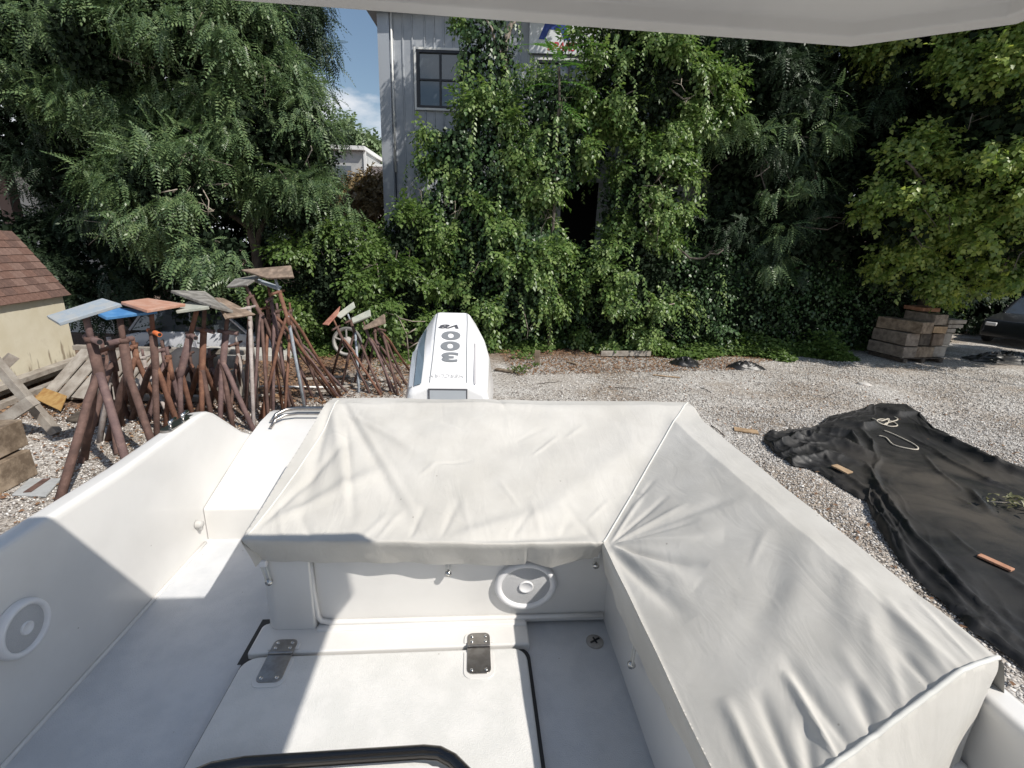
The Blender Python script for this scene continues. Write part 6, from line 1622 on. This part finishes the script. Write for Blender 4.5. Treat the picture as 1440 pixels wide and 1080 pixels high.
def tarp_h(x, y, u, v):
    # directional folds: run along the long axis near both edges, radiating at the bunched end
    e = min(v, 1 - v); edge = math.exp(-(e / 0.16) ** 2)
    bunch = sstep(0.42, 0.0, 1) if False else max(0, 1 - u / 0.42)
    wq = 1.2 * noise.noise(Vector((u * 5, v * 3, 11))); a = noise.noise(Vector((u * 6.0, v * 15 + wq, 2.0))); a2 = noise.noise(Vector((u * 7 + 4, v * 11 + 3 + wq * 2, 7.0)))
    c = noise.noise(Vector((x * 3.0 + y * 1.2, y * 2.6 - x * 1.6, 5))); c2 = noise.noise(Vector((x * 7, y * 6, 9)))
    R_ = lambda q, k: max(0.0, 1 - abs(q) * k) ** 1.6
    w1 = 0.5 * noise.noise(Vector((x * 1.3, y * 1.3, 3))); w2 = 0.5 * noise.noise(Vector((x * 1.3, y * 1.3, 8)))
    long_ = noise.noise(Vector((u * 3.0 + w1, v * 9 + w2 * 3, 2.0))); long2 = noise.noise(Vector((u * 5 + w2 * 2, v * 17 + w1 * 5, 6.0)))
    rad_ = noise.noise(Vector(((x - y) * 0.9 + w1 * 2, (x + y) * 1.9 - w2 * 2, 5))); rad2 = noise.noise(Vector((x * 5 + w2 * 3, y * 4.4 + w1 * 3, 9)))
    h = 0.016 + tarp_ridges(x, y) + edge * (0.030 * R_(long_, 5.0) + 0.016 * R_(long2, 4.5)) + bunch * (0.05 * R_(rad_, 4.5) + 0.03 * R_(rad2, 4.0)) + 0.007 * rad_ + 0.002 * rad2
    k = sstep(e, 0, 0.012) * min(1, u / 0.01)
    return max(0.026, h * k + 0.024)
b = MB(); vs = []
for i in range(NU + 1):
    for j in range(NV + 1):
        u, v = i / NU, j / NV
        ed = 0.05 * noise.noise(Vector((u * 30, 5, 1)))
        p = lo_[i].lerp(up__[i], v) + (up__[i] - lo_[i]).normalized() * ed * (1 - 2 * v)
        vs.append((p.x, p.y, tarp_h(p.x, p.y, u, v)))
b.add(vs, [(i * (NV + 1) + j, (i + 1) * (NV + 1) + j, (i + 1) * (NV + 1) + j + 1, i * (NV + 1) + j + 1) for i in range(NU) for j in range(NV)], True)
tarp = b.build('tarpaulin', tarp_m); tag(tarp, 'large crumpled black tarpaulin spread on the gravel at the right', 'tarpaulin')
from mathutils.bvhtree import BVHTree
tb = BVHTree.FromPolygons([Vector(v) for v in b.v], b.f)
def on_tarp(px, py, lift=0.012):
    g = G(px, py, 0.06); h = tb.ray_cast(Vector((g.x, g.y, 2)), Vector((0, 0, -1)))
    return Vector((g.x, g.y, (h[0].z if h[0] else 0.03) + lift))
rope_m = mk('pale rope', (0.46, 0.42, 0.34), (0.55, 0.50, 0.42), ns=60, rough=.85, bump=.5, bs=200)
def rope(pts, label, r_=0.011):
    P = [on_tarp(*q, 0.014) for q in pts]; Q = []
    for i in range(len(P) - 1):      # Catmull-Rom
        p0, p1, p2, p3 = P[max(0, i - 1)], P[i], P[i + 1], P[min(len(P) - 1, i + 2)]
        for k in range(5):
            t = k / 5; Q.append(0.5 * ((2 * p1) + (p2 - p0) * t + (2 * p0 - 5 * p1 + 4 * p2 - p3) * t * t + (3 * p1 - p0 - 3 * p2 + p3) * t ** 3))
    Q.append(P[-1])
    single('rope', label, 'rope', rope_m, lambda b: (b.tube(Q, r_, 7), Q[0])[1], None, 0)
rope([(1243, 605), (1258, 611), (1285, 624), (1291, 631), (1280, 631), (1257, 625), (1246, 615), (1236, 612)], 'open loop of pale rope lying on the tarpaulin')
rope([(1226, 588), (1238, 594), (1250, 588), (1246, 597), (1232, 596), (1240, 590), (1255, 592), (1262, 598), (1252, 599), (1244, 596), (1262, 590), (1258, 586)], 'tangled coil of pale rope near the far end of the tarpaulin', 0.010)
def plank_on_tarp(a, c, w_, mt, label, lift=.02):
    single('wood_plank', label, 'plank', mt, lambda b: (b.beam(on_tarp(*a, lift), on_tarp(*c, lift), w_, .022, j=.002), on_tarp(*a))[1])
plank_on_tarp((1172, 657), (1195, 667), .12, wood_tan, 'short tan plank on the near left edge of the tarpaulin', .035)
plank_on_tarp((1376, 781), (1424, 803), .075, wood_red, 'reddish plank lying on the tarpaulin at the right')
p = on_tarp(1426, 712)
pw = thing('pulled_weed', p, 'pale uprooted weed lying on the tarpaulin at the right edge', 'weed')
r = np.random.default_rng(8); n = 70
P = r.normal(0, 1, (n, 3)) * [.22, .09, 0] + [0.12, 0, 0.03]; P[:, 2] = r.uniform(0.02, .1, n)
V, F = scatter(leaf(0.09, .4, .3), P, rdir(n, r) * [1, 1, .3], np.tile(ZU, (n, 1)) + r.normal(0, .5, (n, 3)), r.uniform(.6, 1.4, n), r)
np_mesh('leaves', V, F, leaf_mat('wilted leaves', [(0.08, 0.09, 0.04), (0.22, 0.22, 0.12), (0.34, 0.32, 0.2)], trans=.2), pw)
b = MB(); b.tube([(-.25, .05, .03), (-.05, 0, .05), (.15, .02, .04), (.4, -.03, .03)], .007, 6); b.build('stem', wood_w, pw)
single('wood_scrap', 'small brown board on the gravel between the seat cover and the tarpaulin', 'board', wood_tan, lambda b: (b.beam(G(1032, 603, .02), G(1066, 608, .02), .17, .022), G(1050, 606))[1])
single('wood_stub', 'upright dark wood stub at the hedge foot right of the motor', 'post', wood_b, lambda b: (b.box(G(755, 513) + Vector((0, 0, .17)), (.13, .09, .38), rx=.05), G(755, 514))[1])
single('wood_scrap', 'brown board lying beside the small weed', 'board', wood_b, lambda b: (b.beam(G(697, 519, .03), G(722, 523, .03), .14, .04), G(710, 521))[1])
single('wood_scrap', 'thin pale stick on the gravel below the black plastic bags', 'stick', wood_tan, lambda b: (b.beam(G(918, 527, .02), G(956, 531, .02), .05, .02), G(930, 529))[1])
single('wood_scrap', 'pale grey board half covered by ivy at the hedge foot', 'board', wood_w, lambda b: (b.beam(G(845, 497, .12), G(915, 497, .12), .05, .14), G(880, 497))[1])
single('wood_scrap', 'short brown chunk left of the black plastic bags', 'board', wood_b, lambda b: (b.beam(G(798, 509, .03), G(812, 512, .03), .1, .04), G(805, 510))[1])
single('stone', 'single flat pale stone on the gravel before the timber stack', 'stone', stone_m, lambda b: (b.lathe([(0.0, .05), (.09, .045), (.15, .02), (.15, -.01)], G(1215, 541, 0), None, 9), G(1215, 541))[1], None, 0)
bag_m = mk('black plastic bag', (0.015, 0.015, 0.016), rough=.4, bump=.4, bs=25)
def bag(px, py, sx, sy, sz, label, seed, name='plastic_bag', cat='plastic bag', mat_=bag_m):
    o = G(px, py); n_ = 30; vs = []; m_ = 20
    for j in range(m_ + 1):
        for i in range(n_):
            a = 2 * math.pi * i / n_; rr = j / m_
            k = 1 + .35 * noise.noise(Vector((math.cos(a) * 1.5, math.sin(a) * 1.5, seed)))
            x, y = math.cos(a) * rr * sx * k, math.sin(a) * rr * sy * k
            h = sz * (1 - rr ** 2) * (1 - 1.3 * abs(noise.noise(Vector((x * 9, y * 12, seed + 5))))) + .008
            vs.append((x, y, max(.004, h)))
    b = MB(); b.add(vs, [(j * n_ + i, j * n_ + (i + 1) % n_, (j + 1) * n_ + (i + 1) % n_, (j + 1) * n_ + i) for j in range(m_) for i in range(n_)], True)
    ob = b.build(name, mat_); ob.location = o; return tag(ob, label, cat)
bag(963, 513, .42, .28, .22, 'crumpled black plastic bag at the hedge foot, left of the pair', 3)
bag(1047, 518, .55, .24, .20, 'flatter black plastic bag at the hedge foot, right of the pair', 8)
bag(1415, 508, 1.2, .5, .32, 'low black heap of sheeting right of the timber stack', 12, 'sheeting_heap', 'plastic sheeting')
for k, (a, c) in enumerate((((865, 545), (905, 548)), ((985, 545), (1000, 552)), ((1000, 598), (1018, 612)), ((755, 540), (790, 537)), ((1160, 560), (1175, 552)), ((880, 520), (915, 515)))):
    single('twig', ('thin dark twig on the gravel behind the seat cover', 'short twig on open gravel right of the cover corner', 'twig beside the small brown board', 'twig on the gravel right of the motor', 'twig on bright gravel left of the stone', 'twig near the thin pale stick')[k], 'twig', bark, lambda b, a=a, c=c: (b.tube([G(*a, .012), G((a[0] + c[0]) / 2, (a[1] + c[1]) / 2 - 1, .03), G(*c, .012)], .008, 5), G(*a))[1], None, 0)
# bare dead branch behind the motor
db = thing('dead_branch', AT(560, 470, 11.2) * Vector((1, 1, 0)).length if False else Vector((AT(560, 470, 11.2).x, 11.2, 0)), 'bare grey dead branch rising behind the outboard motor', 'branch')
lcd = Local(db.location); b = MB()
for L_ in ([(575, 505), (572, 470), (560, 445), (540, 438)], [(560, 447), (580, 452), (598, 452)], [(572, 470), (585, 462)], [(574, 490), (590, 480)]):
    b.tube([lcd(AT(x, y, 11.2)) for x, y in L_], [.018, .013, .009, .006][:len(L_)], 6)
b.tube([lcd(AT(575, 505, 11.2)), lcd(G(575, 512))], .02, 6)
b.build('branch', bark_l, db)
# overhead service cable that throws the thin shadow line across the gravel
s0, s1 = G(1215, 507), G(1500, 553)
k_ = 6.5 / SUN.z
c0, c1 = s0 + SUN * k_, s1 + SUN * k_
d_ = (c1 - c0).normalized()
single('overhead_cable', 'thin dark overhead cable crossing above the right side of the yard', 'cable', rubber, lambda b: (b.tube([c0, c0 + d_ * 8, c0 + d_ * 16], .04, 6), c0)[1], None, 0)
